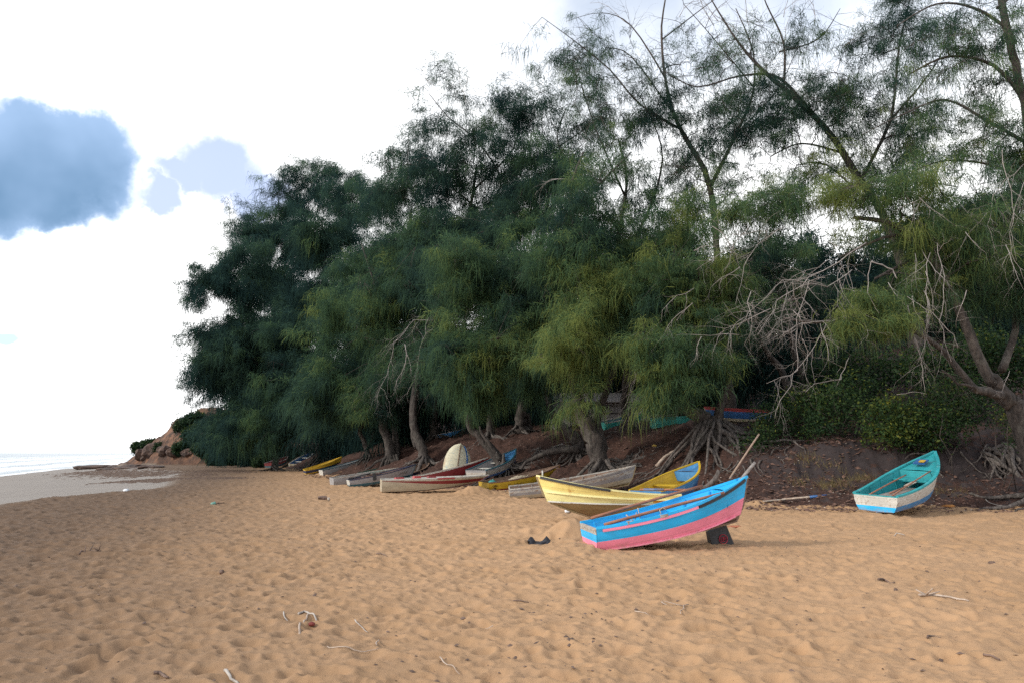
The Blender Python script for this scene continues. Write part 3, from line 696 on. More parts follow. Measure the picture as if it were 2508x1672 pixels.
tree('casuarina_tree', 'curved leaning trunk beside the navy bow with tall blue-green crown and bare top twigs',
     [z2(1575, 350) + (44, .40), z2(1565, 260) + (44, .30), z2(1530, 150) + (44, .28), z2(1480, 40) + (44, .25), (950, 920, 44, .22), (985, 760, 45, .2), (1040, 600, 46, .16), (1080, 480, 46, .1), (1095, 380, 46, .07)],
     [[z2(1495, 190) + (44.6, .16), z2(1470, 110) + (44.6, .14), z2(1460, 30) + (44.6, .1)], [(1060, 540, 46, .1), (1150, 430, 45, .07), (1100, 330, 45, .05), (1030, 270, 45, .035), (985, 215, 45, .02)], [(1085, 440, 46, .08), (1180, 340, 46, .05), (1190, 240, 46, .02)], [(1085, 470, 46, .06), (960, 380, 45, .04), (880, 400, 45, .02)]],
     [(1030, 230, 60, 40, 45, 3, .40, .08), (1060, 320, 85, 60, 45, 3, .55, .09), (1000, 290, 40, 40, 45, 3, .35, .08), (1150, 235, 60, 40, 46, 3, .42, .09), (1190, 300, 80, 60, 46, 3, .6, .12), (1080, 430, 110, 60, 46, 4, .6, .13), (1000, 430, 80, 60, 45, 3, .6, .12), (1030, 560, 90, 80, 46, 4, .75, .22), (1000, 660, 80, 70, 45, 4, .7, .28), (980, 840, 55, 70, 45, 3, .5, .28)],
     roots=8, reach=1.9, root_r=.13, seed=9, ns=110, wid=.0075,
     dead=[dp([(1070, 240, 45), (1055, 170, 45), (1040, 100, 45)], .035, .01, 1, .9), dp([(1000, 200, 45), (960, 165, 45), (925, 160, 45)], .03, .01, 1, .6), dp([(985, 190, 45), (960, 150, 45), (945, 105, 45)], .025, .008, 1, .5), dp([(1070, 200, 45), (1085, 150, 45), (1110, 120, 45)], .025, .008, 1, .6)])
tree('casuarina_tree', 'straight trunk on the bank behind the upright hull beside a blue bow',
     [z2(1660, 125) + (51, .38), z2(1650, 40) + (51, .3), (1000, 930, 51, .26), (1010, 780, 51, .2)], [],
     [(1020, 760, 70, 90, 51, 3, .8, .26), (1040, 880, 60, 55, 51, 3, .8, .20)], roots=4, reach=1.2, root_r=.1, seed=10, ns=90, wid=.009, twig=False)
tree('casuarina_tree', 'forked trunk leaning left over the blue and white boat with bright green crown',
     [z3(620, 760) + (37.5, .34), z3(590, 640) + (37.5, .27), z3(480, 470) + (37.5, .23), z3(330, 300) + (37.5, .2), z3(230, 180) + (37.5, .17), (1070, 860, 37, .13), (1065, 740, 37, .08)],
     [[z3(590, 590) + (37.2, .11), z3(480, 430) + (37, .09), z3(380, 290) + (37, .07), z3(350, 200) + (37, .05)], [z3(640, 750) + (37, .13), z3(630, 640) + (37, .1), z3(625, 520) + (37, .06)]],
     [(1070, 790, 80, 85, 37, 2.5, .85, .62), (1130, 870, 70, 50, 36.5, 2.2, .8, .66), (1090, 670, 90, 80, 38, 3, .75, .48), (1050, 870, 50, 35, 37, 2, .7, .58), (1110, 925, 45, 40, 37, 2, .55, .62), (1160, 760, 60, 70, 37, 2, .7, .58)],
     roots=16, reach=2.2, root_r=.075, root_h=.6, seed=11, rootfan=(-2.4, .9))
tree('casuarina_tree', 'short dark trunk on the upper bank behind the leaning forked tree',
     [z3(480, 360) + (43, .34), z3(478, 270) + (43, .24), (1125, 960, 43, .2), (1140, 800, 43, .16), (1160, 600, 44, .1), (1165, 450, 44, .05)], [[(1150, 700, 43, .1), (1230, 560, 43, .06), (1240, 460, 43, .03)]],
     [(1150, 560, 80, 80, 43, 3, .7, .36), (1180, 460, 80, 60, 44, 3, .6, .24), (1150, 370, 60, 45, 44, 3, .5, .14), (1240, 380, 70, 60, 44, 3, .6, .18), (1120, 960, 50, 35, 42, 2, .5, .60)],
     roots=4, reach=1.4, root_r=.12, seed=12, wid=.0075)
tree('casuarina_tree', 'stout pair of trunks on the bank top below a bright green fringe',
     [z3(830, 290) + (42, .5), z3(830, 200) + (42, .36), z3(830, 60) + (42, .3), (1210, 880, 42, .26), (1220, 700, 42, .2), (1250, 520, 43, .13), (1265, 400, 43, .07)],
     [[z3(920, 285) + (42.4, .3), z3(905, 180) + (42.4, .24), z3(890, 60) + (42.4, .2)], [(1255, 500, 43, .1), (1300, 400, 43, .08), (1280, 320, 43, .05), (1300, 250, 43, .03)], [(1280, 340, 43, .05), (1340, 300, 43, .03)]],
     [(1200, 820, 75, 80, 41, 2.5, .8, .52), (1215, 925, 60, 40, 41, 2, .6, .62), (1190, 690, 80, 80, 42, 3, .75, .46), (1250, 520, 80, 80, 43, 3, .65, .34), (1270, 420, 80, 55, 43, 3, .55, .22), (1250, 250, 65, 50, 43, 3, .45, .12), (1330, 290, 60, 50, 43, 3, .4, .16)],
     roots=5, reach=1.4, root_r=.12, seed=13, wid=.0075)
tree('casuarina_tree', 'old leaning trunk with peeling bark behind the pale yellow boat',
     [z3(1770, 770) + (33.5, .44), z3(1740, 620) + (33.5, .37), z3(1680, 420) + (33.5, .38), z3(1600, 200) + (33.5, .34), (1335, 950, 33.5, .28), (1320, 860, 33.5, .22), (1300, 740, 34, .16), (1320, 560, 34.5, .11), (1310, 440, 35, .07), (1340, 350, 35, .04)],
     [[z3(1760, 480) + (33.8, .3), z3(1720, 300) + (33.8, .27), z3(1700, 120) + (34, .2), (1400, 880, 34, .14), (1440, 760, 34.5, .1)], [(1318, 480, 35, .07), (1380, 420, 35, .05), (1450, 350, 35, .03)]],
     [(1320, 775, 70, 65, 32.5, 2, .8, .78), (1285, 850, 45, 40, 32, 1.6, .7, .80), (1330, 920, 50, 34, 31.8, 1.2, .85, .86), (1365, 830, 50, 48, 32.5, 1.6, .7, .78), (1310, 640, 80, 70, 34, 2.5, .6, .50), (1380, 690, 75, 60, 33, 2, .7, .64), (1330, 520, 80, 70, 35, 3, .5, .36), (1390, 600, 70, 60, 34, 2.5, .6, .52)],
     roots=18, reach=2.3, root_r=.085, root_h=.7, seed=14, rootfan=(-2.8, .6))
tree('casuarina_tree', 'gnarled stump-like trunk with a long root arm left of the old leaning trunk',
     [z3(1480, 560) + (36.5, .34), z3(1490, 430) + (36.5, .28), z3(1440, 330) + (36.5, .26), z3(1330, 230) + (36.5, .24), z3(1220, 130) + (36.5, .2), (1255, 900, 36.5, .16), (1240, 760, 37, .1)],
     [[z3(1480, 470) + (36, .2), z3(1350, 470) + (36, .17), z3(1150, 500) + (36, .14), z3(1000, 560) + (36, .11), z3(880, 620) + (36, .08), z3(830, 700) + (36, .05)]],
     [(1250, 880, 60, 60, 36, 2, .6, .60), (1240, 770, 60, 60, 36.5, 2.5, .6, .54), (1230, 660, 70, 60, 37, 2.5, .6, .48)],
     roots=12, reach=1.6, root_r=.08, root_h=.4, seed=15, rootfan=(-3.0, .2))
tree('casuarina_tree', 'dark trunk standing in front of the grey reed hut',
     [z6(1075, 400) + (41.5, .42), z6(1070, 300) + (41.5, .3), z6(1040, 180) + (41.5, .26), (1440, 880, 41, .22), (1445, 740, 41, .17), (1420, 560, 42, .11), (1440, 420, 42, .07), (1420, 320, 42, .04)],
     [[(1430, 600, 42, .1), (1500, 460, 42, .07), (1520, 340, 42, .04), (1470, 220, 42, .025)], [(1435, 450, 42, .06), (1370, 300, 42, .04), (1330, 180, 42, .025)]],
     [(1430, 700, 80, 70, 40, 2.5, .75, .70), (1450, 560, 90, 70, 41.5, 3, .5, .46), (1400, 450, 90, 55, 42, 3, .36, .34), (1440, 300, 90, 45, 42, 3, .24, .16), (1340, 210, 70, 35, 42, 3, .25, .12), (1400, 370, 70, 45, 42, 3, .28, .24), (1300, 160, 50, 20, 42, 2, .2, .08), (1500, 450, 70, 60, 42, 3, .36, .36)],
     roots=3, reach=1.2, root_r=.1, seed=16,
     dead=[dp([(1500, 790, 38), (1460, 850, 37.5), (1440, 920, 37), (1415, 960, 37)], .05, .012, 2, .8), dp([(1470, 820, 37.5), (1450, 900, 37), (1440, 980, 37)], .035, .01, 1, .8), dp([(1500, 760, 38), (1480, 830, 37.5), (1490, 880, 37), (1470, 950, 37)], .03, .01, 2, .7), ds((1320, 420, 42), (-.8, 0, .5), 3, .03, 2)])
K1 = tree('casuarina_tree', 'massive gnarled trunk on a tangle of bare roots behind the pink boat',
     [z6(1800, 560) + (30.5, .62), z6(1790, 480) + (30.5, .52), z6(1740, 340) + (30.5, .42), z6(1680, 270) + (30.5, .3), (1580, 930, 30.5, .22), (1575, 800, 31, .16), (1545, 650, 31.5, .11), (1560, 540, 32, .07)],
     [[z6(1800, 430) + (30.4, .34), z6(1850, 280) + (30.4, .2), z6(1890, 120) + (30.4, .14), (1675, 860, 30.5, .11), (1680, 720, 31, .07), (1650, 590, 31, .05)],
      [z6(1810, 520) + (30, .3), z6(1900, 500) + (29.8, .26), z6(1970, 560) + (29.6, .22), z6(2015, 620) + (29.6, .12)]],
     [(1540, 893, 56, 46, 29.3, 1.3, .95, .86), (1600, 812, 80, 46, 30, 1.8, .85, .72), (1590, 740, 100, 75, 31, 2.2, .8, .64), (1520, 690, 80, 70, 31, 2, .75, .68), (1495, 810, 45, 45, 30, 1.4, .6, .74), (1640, 650, 80, 70, 31, 2.2, .7, .56), (1560, 560, 90, 60, 32, 2.5, .55, .58), (1672, 850, 26, 42, 30.2, 1, .45, .56), (1525, 925, 26, 22, 31, 1, .5, .66)],
     roots=34, reach=2.6, root_r=.10, root_h=1.0, seed=17, rootfan=(-3.05, .25), flare=1.7)
tree('casuarina_tree', 'tall thin-leaved tree with forked bare limbs against the pale sky in the middle',
     [(1690, 1000, 38, 0.272), (1670, 880, 38, 0.224), (1650, 640, 38, 0.176), (1632, 430, 38, 0.136), (1560, 290, 38, 0.096), (1530, 190, 38, 0.072), (1520, 60, 38, 0.048), (1540, -60, 38, 0.024)],
     [[(1632, 430, 38, 0.104), (1690, 310, 38, 0.072), (1728, 220, 38, 0.056), (1730, 120, 38, 0.04), (1690, 20, 38, 0.024)], [(1560, 295, 38, 0.072), (1470, 240, 38, 0.048), (1400, 160, 38, 0.036), (1320, 95, 38, 0.024), (1245, 40, 38, 0.012)],
      [(1528, 180, 38, 0.048), (1450, 60, 38, 0.032), (1380, 30, 38, 0.016), (1300, 50, 38, 0.0096)], [(1545, 260, 38, 0.04), (1450, 130, 38, 0.032), (1390, 110, 38, 0.016)], [(1522, 90, 38, 0.036), (1600, 30, 38, 0.024), (1680, -30, 38, 0.016)], [(1730, 200, 38, 0.04), (1640, 90, 38, 0.024), (1570, 10, 38, 0.016)], [(1700, 300, 38, 0.04), (1790, 200, 38, 0.024), (1850, 60, 38, 0.012)]],
     [(1500, 260, 70, 40, 38, 2.5, 0.344, 0.22), (1620, 340, 80, 50, 38, 2.5, 0.42, 0.3), (1580, 450, 80, 50, 38, 3, 0.61, 0.42), (1440, 180, 60, 30, 38, 2, 0.268, 0.12), (1690, 260, 60, 40, 38, 2.5, 0.306, 0.24), (1570, 130, 80, 50, 38, 2, 0.154, 0.16), (1390, 110, 60, 25, 38, 2, 0.23, 0.1), (1670, 120, 60, 60, 38, 2, 0.154, 0.16), (1760, 300, 60, 50, 38, 2, 0.42, 0.26), (1475, 299, 81, 34, 38.0, 2, 0.21, 0.29), (1365, 283, 70, 40, 37.2, 2, 0.17, 0.27), (1327, 379, 72, 25, 39.0, 2, 0.27, 0.35), (1558, 316, 51, 25, 38.1, 2, 0.13, 0.30), (1367, 197, 46, 34, 37.9, 2, 0.25, 0.20), (1502, 324, 64, 38, 37.9, 2, 0.16, 0.31), (1699, 438, 78, 39, 37.6, 2, 0.16, 0.40), (1408, 142, 75, 33, 38.7, 2, 0.18, 0.16), (1682, 391, 45, 29, 38.8, 2, 0.20, 0.36), (1691, 247, 47, 37, 38.6, 2, 0.16, 0.24), (1325, 226, 83, 40, 37.2, 2, 0.16, 0.23), (1331, 139, 76, 28, 38.1, 2, 0.19, 0.16), (1368, 354, 50, 37, 37.2, 2, 0.19, 0.33), (1377, 206, 83, 41, 37.6, 2, 0.26, 0.21), (1376, 246, 79, 37, 37.2, 2, 0.28, 0.24), (1377, 202, 75, 31, 37.6, 2, 0.13, 0.21), (1431, 402, 42, 36, 38.2, 2, 0.27, 0.42), (1549, 410, 73, 28, 38.5, 2, 0.21, 0.43), (1527, 390, 63, 27, 37.2, 2, 0.24, 0.41), (1593, 90, 60, 30, 38.3, 2, 0.18, 0.18), (1350, 279, 51, 36, 37.4, 2, 0.17, 0.33), (1314, 216, 41, 26, 38.1, 2, 0.30, 0.28), (1418, 256, 52, 27, 37.6, 2, 0.29, 0.31), (1517, 108, 49, 23, 38.6, 2, 0.28, 0.20), (1642, 131, 48, 31, 38.8, 2, 0.26, 0.21), (1695, 224, 45, 39, 37.1, 2, 0.22, 0.28), (1280, 141, 68, 34, 38.9, 2, 0.30, 0.22), (1696, 228, 58, 39, 38.5, 2, 0.21, 0.29), (1708, 69, 53, 25, 37.2, 2, 0.23, 0.17), (1358, 91, 72, 39, 37.4, 2, 0.16, 0.18), (1508, 322, 45, 31, 38.6, 2, 0.19, 0.36), (1459, 215, 71, 30, 37.7, 2, 0.32, 0.28), (1636, 249, 71, 34, 37.8, 2, 0.28, 0.30), (1643, 331, 62, 26, 37.6, 2, 0.22, 0.37)],
     seed=18, bare=260, bare_up=.35, snap=False, bark=BARK_DARK, wid=.0065, ns=100,
     dead=[ds((1640, 60, 38), (-.3, 0, 1), 3, .02, 2, .5, -.3), ds((1450, 60, 38), (-.6, 0, .6), 3, .02, 2, .5, 0), ds((1560, 40, 38), (.3, 0, 1), 3, .02, 2, .5, -.3), ds((1720, 60, 38), (.1, 0, 1), 3, .02, 2, .5, -.3), ds((1800, 110, 38), (.3, 0, 1), 2.6, .02, 2, .5, -.3)])
tree('casuarina_tree', 'tall tree with a straight grey limb slanting up left across the sky gap',
     [(2120, 900, 35, 0.288), (2080, 640, 35, 0.216), (2030, 500, 35, 0.176), (1965, 400, 35, 0.16), (1900, 300, 35, 0.136), (1820, 220, 35, 0.112), (1750, 160, 35, 0.08), (1690, 90, 35, 0.048), (1640, 10, 35, 0.032), (1600, -60, 35, 0.016)],
     [[(1880, 280, 35, 0.096), (1790, 180, 35, 0.072), (1700, 175, 35, 0.048), (1600, 200, 35, 0.032), (1520, 160, 35, 0.016)], [(1975, 420, 35, 0.08), (2040, 290, 35, 0.072), (2055, 220, 35, 0.064), (2065, 110, 35, 0.048), (2090, 0, 35, 0.024)], [(2050, 270, 35, 0.056), (2120, 190, 35, 0.04), (2170, 110, 35, 0.024), (2200, 20, 35, 0.012)],
      [(1800, 200, 35, 0.064), (1800, 100, 35, 0.048), (1760, 10, 35, 0.032), (1740, -50, 35, 0.016)], [(1790, 120, 35, 0.04), (1880, 90, 35, 0.028), (1930, 20, 35, 0.012)], [(1985, 430, 35, 0.048), (2080, 440, 35, 0.04), (2130, 420, 35, 0.028), (2200, 430, 35, 0.024)], [(1930, 350, 35, 0.056), (1840, 330, 35, 0.04), (1770, 360, 35, 0.024)], [(2000, 470, 35, 0.056), (1900, 380, 35, 0.04), (1830, 380, 35, 0.024)]],
     [(1840, 300, 90, 60, 35, 2.5, 0.42, 0.32), (1760, 230, 70, 50, 35, 2, 0.325, 0.26), (1900, 200, 70, 50, 35, 2, 0.306, 0.26), (1960, 300, 80, 60, 35, 2.5, 0.496, 0.32), (2060, 120, 80, 70, 35, 2.5, 0.61, 0.3), (2100, 50, 60, 50, 35, 2, 0.534, 0.26), (2000, 400, 80, 50, 35, 2.5, 0.534, 0.42), (1850, 400, 80, 40, 35, 2.5, 0.534, 0.44), (2070, 240, 70, 50, 35, 2, 0.496, 0.32), (1860, 130, 60, 50, 35, 2, 0.192, 0.2), (1740, 110, 50, 40, 35, 2, 0.23, 0.2), (2080, 330, 60, 40, 35, 2, 0.458, 0.4), (1960, 60, 50, 50, 35, 2, 0.268, 0.22), (1682, 299, 54, 37, 34.7, 2, 0.19, 0.37), (2090, 264, 67, 42, 34.4, 2, 0.14, 0.35), (2066, 384, 54, 28, 35.5, 2, 0.27, 0.43), (1732, 432, 80, 37, 34.8, 2, 0.14, 0.47), (1658, 436, 54, 39, 34.5, 2, 0.25, 0.47), (1920, 195, 52, 39, 34.1, 2, 0.16, 0.30), (1902, 396, 69, 30, 35.8, 2, 0.15, 0.44), (1647, 186, 62, 26, 34.4, 2, 0.18, 0.29), (1908, 137, 59, 42, 36.0, 2, 0.23, 0.25), (1964, 300, 50, 25, 34.0, 2, 0.27, 0.37), (1969, 436, 45, 37, 35.0, 2, 0.24, 0.47), (1789, 449, 48, 35, 35.5, 2, 0.26, 0.48), (1986, 343, 76, 43, 34.7, 2, 0.23, 0.40), (2063, 403, 61, 40, 35.7, 2, 0.21, 0.45), (1933, 227, 68, 37, 34.2, 2, 0.22, 0.32), (2106, 406, 74, 32, 35.5, 2, 0.21, 0.45), (1847, 391, 48, 40, 34.1, 2, 0.22, 0.44), (1866, 172, 72, 34, 35.2, 2, 0.27, 0.28), (1760, 94, 57, 38, 34.4, 2, 0.15, 0.22), (2065, 327, 62, 42, 34.7, 2, 0.23, 0.39), (1708, 346, 70, 25, 35.4, 2, 0.18, 0.44), (1855, 258, 54, 23, 35.4, 2, 0.24, 0.38), (1970, 255, 58, 32, 35.1, 2, 0.20, 0.38), (2071, 368, 43, 37, 35.7, 2, 0.24, 0.45), (2012, 74, 63, 32, 34.6, 2, 0.21, 0.27), (1807, 288, 50, 39, 34.7, 2, 0.22, 0.40), (1841, 166, 68, 30, 35.1, 2, 0.19, 0.33), (1773, 259, 43, 25, 34.5, 2, 0.31, 0.39), (1881, 372, 43, 30, 34.2, 2, 0.25, 0.46), (1852, 131, 70, 26, 35.7, 2, 0.19, 0.30), (2111, 420, 62, 22, 35.6, 2, 0.20, 0.49), (1813, 62, 45, 37, 34.2, 2, 0.29, 0.26), (1829, 260, 63, 27, 34.2, 2, 0.32, 0.39), (1954, 252, 45, 39, 35.8, 2, 0.18, 0.38), (1649, 126, 61, 24, 35.5, 2, 0.23, 0.30), (1980, 259, 59, 35, 35.6, 2, 0.26, 0.39), (1923, 222, 51, 24, 34.2, 2, 0.31, 0.36), (1738, 214, 54, 27, 35.2, 2, 0.25, 0.36), (2052, 324, 55, 28, 35.3, 2, 0.29, 0.43), (2084, 31, 50, 37, 36.0, 2, 0.33, 0.24), (1702, 184, 53, 35, 35.7, 2, 0.15, 0.34), (1829, 352, 65, 35, 35.1, 2, 0.18, 0.44)],
     seed=19, bare=260, bare_up=.35, snap=False, bark=BARK, wid=.0062, ns=100,
     dead=[ds((1870, 60, 35), (.2, 0, 1), 2.5, .018, 2, .5, -.3), ds((1700, 80, 35), (-.3, 0, 1), 2.5, .018, 2, .5, -.3), ds((1800, 40, 35), (0, 0, 1), 2.5, .02, 2, .5, -.3), ds((1935, 110, 35), (.5, 0, .8), 2.5, .02, 2, .5, -.2), ds((1650, 50, 35), (-.6, 0, .8), 2.5, .018, 2, .5, -.2)])
tree('casuarina_tree', 'big leaning tree at the right edge with forked limbs and bare grey twigs',
     [(2410, 1030, 24.5, 0.410), z4(2300, 430) + (24.5, 0.271), z4(2200, 310) + (24.5, 0.254), z4(2110, 210) + (24.5, 0.246), z4(2060, 100) + (24.4, 0.180), (2270, 870, 24.3, 0.156), (2215, 740, 24.2, 0.139), (2150, 610, 24, 0.107), (2060, 520, 24, 0.082), (1960, 500, 24, 0.049)],
     [[z4(2130, 260) + (24.3, 0.148), z4(1950, 215) + (24, 0.123), z4(1850, 160) + (23.8, 0.107), (2160, 800, 23.6, 0.082), (2080, 750, 23.4, 0.070), (1985, 725, 23.2, 0.057), (1880, 740, 23, 0.045), (1800, 730, 23, 0.029)],
      [z4(1900, 190) + (23.7, 0.041), z4(1800, 160) + (23.5, 0.041), z4(1720, 150) + (23.4, 0.037), z4(1640, 70) + (23.3, 0.029), z4(1570, 20) + (23.2, 0.021)], 
      [(2200, 700, 24.2, 0.082), (2120, 600, 24.6, 0.066), (2010, 640, 24, 0.041)], [(2300, 850, 24.6, 0.131), (2330, 760, 25, 0.107), (2335, 650, 25, 0.082), (2310, 500, 25, 0.049)], [(2140, 600, 24, 0.074), (2060, 540, 24, 0.049), (1930, 590, 24, 0.029)]],
     [(2080, 470, 100, 50, 24, 1.4, .55, .80), (1960, 470, 85, 35, 24, 1.3, .50, .82), (1830, 490, 85, 40, 24, 1.3, .50, .82), (2200, 560, 90, 70, 24.5, 1.6, .75, .70), (2270, 450, 90, 70, 25, 1.6, .55, .66), (2100, 560, 70, 35, 24, 1.2, .5, .76), (1960, 780, 38, 38, 23, .6, 1.0, .90), (2065, 775, 45, 36, 23, .6, 1.0, .92), (2010, 705, 36, 28, 23.2, .6, .8, .86), (2000, 800, 60, 24, 23, .6, .8, .90), (2320, 640, 60, 100, 25, 1.4, .55, .55), (2110, 660, 70, 60, 25, 1.5, .6, .62), (2230, 690, 50, 50, 25, 1.3, .4, .62), (2090, 650, 25, 30, 23.6, .6, .5, .86), (1720, 510, 60, 40, 24.2, 1.3, .5, .80), (1990, 560, 60, 25, 24, 1, .4, .8), (2330, 480, 50, 80, 24, 1.3, .5, .6)],
     roots=12, reach=2.4, root_r=.12, root_h=.4, seed=20, bare=50, bare_up=-.4, rootfan=(-3.1, -.6), wid=.0058, ns=105, snap=False,
     dead=[dp([(1985, 560, 23), (1860, 640, 22.8), (1790, 690, 22.6), (1740, 770, 22.5)], .04, .01, 2, .95), dp([(1985, 725, 23), (1910, 735, 22.8), (1840, 740, 22.6), (1790, 775, 22.5)], .04, .012, 2, .9),
           dp([(1860, 640, 22.8), (1830, 730, 22.6), (1830, 850, 22.5), (1760, 880, 22.4)], .03, .01, 2, .8), dp([(1960, 620, 23), (1900, 660, 22.8), (1800, 640, 22.6), (1720, 720, 22.5), (1690, 760, 22.4)], .03, .008, 2, .95),
           dp([(1900, 740, 22.8), (1870, 800, 22.6), (1790, 920, 22.5), (1780, 960, 22.5)], .025, .01, 1, .8), dp([(1950, 820, 22.8), (1930, 870, 22.6), (1870, 880, 22.5), (1850, 900, 22.5)], .022, .009, 1, .6),
           dp([(2000, 600, 22.8), (2050, 620, 22.8), (2060, 640, 22.8)], .05, .03, 0, 0), dp([(2000, 600, 22.8), (1990, 670, 22.7), (2020, 720, 22.6)], .03, .018, 0, .1), dp([(2150, 560, 23), (2170, 640, 22.8), (2160, 740, 22.6), (2185, 830, 22.5)], .028, .012, 1, .5),
           dp([(2080, 700, 22.9), (2105, 790, 22.7), (2120, 850, 22.6), (2125, 900, 22.6)], .028, .01, 1, .5), dp([(2130, 580, 23), (2130, 700, 22.8), (2130, 760, 22.7), (2110, 830, 22.6)], .025, .01, 1, .6),
           dp([(2085, 680, 22.9), (2140, 720, 22.8), (2190, 770, 22.7), (2200, 800, 22.7)], .03, .012, 1, .5), dp([(2060, 905, 22.8), (2100, 898, 22.8), (2130, 905, 22.8)], .02, .01, 0, .2),
           dp([(1800, 520, 23.6), (1740, 560, 23.4), (1710, 610, 23.3), (1690, 700, 23.2)], .025, .008, 2, .95), dp([(1720, 520, 23.8), (1680, 570, 23.6), (1640, 590, 23.5), (1600, 620, 23.5)], .022, .008, 2, .9), dp([(1760, 530, 23.8), (1680, 540, 23.6), (1620, 560, 23.5)], .02, .008, 2, .9),
           dp([(2300, 340, 23), (2330, 470, 22.8), (2320, 560, 22.8), (2350, 640, 22.8)], .028, .012, 2, .7), dp([(2350, 380, 23), (2280, 450, 22.8), (2270, 520, 22.8), (2290, 580, 22.8)], .022, .01, 2, .8), dp([(2350, 420, 23), (2320, 520, 22.8), (2335, 600, 22.8)], .022, .01, 2, .8),
           dp([(2320, 850, 23.8), (2300, 900, 23.7), (2250, 880, 23.6)], .02, .008, 2, .7), ds((1820, 712, 23.6), (0.57, -0.39, -0.39), 1.3, 0.014, 2, .6, .35), ds((1830, 754, 22.7), (-0.58, -0.47, -0.43), 1.3, 0.011, 2, .6, .35), ds((1594, 576, 22.9), (0.53, -0.53, -0.02), 0.9, 0.012, 2, .6, .35), ds((1636, 520, 23.6), (0.55, -0.01, -0.16), 1.8, 0.013, 2, .6, .35), ds((1697, 769, 23.2), (-0.71, -0.40, 0.21), 1.8, 0.013, 2, .6, .35), ds((1700, 613, 22.8), (-0.89, 0.01, -0.35), 1.1, 0.012, 2, .6, .35), ds((1591, 696, 23.0), (-0.98, 0.76, -0.93), 1.3, 0.012, 2, .6, .35), ds((1611, 773, 22.6), (-0.43, -0.10, -1.47), 0.8, 0.013, 2, .6, .35), ds((1725, 670, 22.6), (-0.08, -0.01, -0.18), 1.6, 0.014, 2, .6, .35), ds((1938, 609, 23.0), (-0.63, -0.95, -0.63), 0.9, 0.012, 2, .6, .35), ds((1884, 743, 22.6), (-0.21, -0.17, -0.87), 1.7, 0.010, 2, .6, .35), ds((1931, 661, 23.0), (0.31, -0.23, -0.21), 0.9, 0.009, 2, .6, .35), ds((1844, 779, 22.8), (1.46, 0.34, -1.00), 1.0, 0.012, 2, .6, .35), ds((1895, 638, 23.1), (-0.65, 0.95, -0.12), 0.8, 0.011, 2, .6, .35), ds((1900, 553, 23.5), (0.44, -0.32, -0.44), 1.2, 0.009, 2, .6, .35), ds((1902, 596, 23.1), (-0.82, 0.88, -0.50), 1.8, 0.011, 2, .6, .35), ds((1770, 709, 23.2), (-0.68, 0.39, -0.21), 1.8, 0.014, 2, .6, .35), ds((1821, 649, 23.0), (0.04, 0.24, -0.29), 1.6, 0.013, 2, .6, .35), ds((1723, 724, 23.5), (-0.85, -0.79, -0.47), 1.5, 0.010, 2, .6, .35), ds((1769, 720, 23.4), (-1.16, -0.43, 0.66), 1.4, 0.011, 2, .6, .35), ds((1594, 662, 22.9), (-0.87, -0.59, -0.21), 1.6, 0.010, 2, .6, .35), ds((1828, 711, 23.6), (-1.42, -0.67, 0.28), 1.7, 0.012, 2, .6, .35), ds((1951, 768, 23.2), (-0.91, -0.16, 0.11), 1.3, 0.012, 2, .6, .35), ds((1856, 709, 22.8), (-1.91, 0.03, -1.15), 1.5, 0.011, 2, .6, .35), ds((1820, 721, 23.4), (-0.53, -0.22, -0.21), 1.5, 0.009, 2, .6, .35), ds((1843, 684, 22.7), (0.14, -0.45, -0.44), 0.9, 0.009, 2, .6, .35), ds((2111, 454, 22.8), (0.55, -0.10, -1.00), 1.3, 0.012, 2, .45, .5), ds((2206, 471, 23.5), (0.51, -0.20, -1.00), 1.2, 0.010, 2, .45, .5), ds((2040, 649, 23.0), (0.67, -0.08, -1.00), 1.0, 0.011, 2, .45, .5), ds((2118, 574, 23.6), (0.22, -0.58, -1.00), 1.8, 0.012, 2, .45, .5), ds((2129, 442, 23.2), (-1.16, -0.59, -1.00), 2.0, 0.012, 2, .45, .5), ds((2122, 668, 22.6), (0.50, 0.12, -1.00), 1.6, 0.009, 2, .45, .5), ds((2220, 667, 23.0), (-0.33, -0.08, -1.00), 1.2, 0.014, 2, .45, .5), ds((2132, 688, 23.5), (-0.32, -0.38, -1.00), 2.0, 0.011, 2, .45, .5), ds((2145, 495, 23.6), (-0.41, -0.18, -1.00), 1.4, 0.009, 2, .45, .5), ds((2217, 533, 22.9), (0.19, -0.93, -1.00), 0.9, 0.011, 2, .45, .5), ds((2095, 680, 23.4), (0.01, 0.12, -1.00), 1.1, 0.014, 2, .45, .5), ds((2102, 582, 23.1), (-0.42, -0.63, -1.00), 1.7, 0.009, 2, .45, .5), ds((2266, 490, 23.1), (-0.22, 0.09, -1.00), 1.5, 0.011, 2, .45, .5), ds((2126, 623, 23.2), (0.37, -0.13, -1.00), 1.4, 0.013, 2, .45, .5), ds((2310, 563, 22.6), (0.09, -0.62, -1.00), 1.5, 0.012, 2, .45, .5), ds((2221, 544, 23.5), (-0.38, 0.06, -1.00), 1.8, 0.009, 2, .45, .5)])
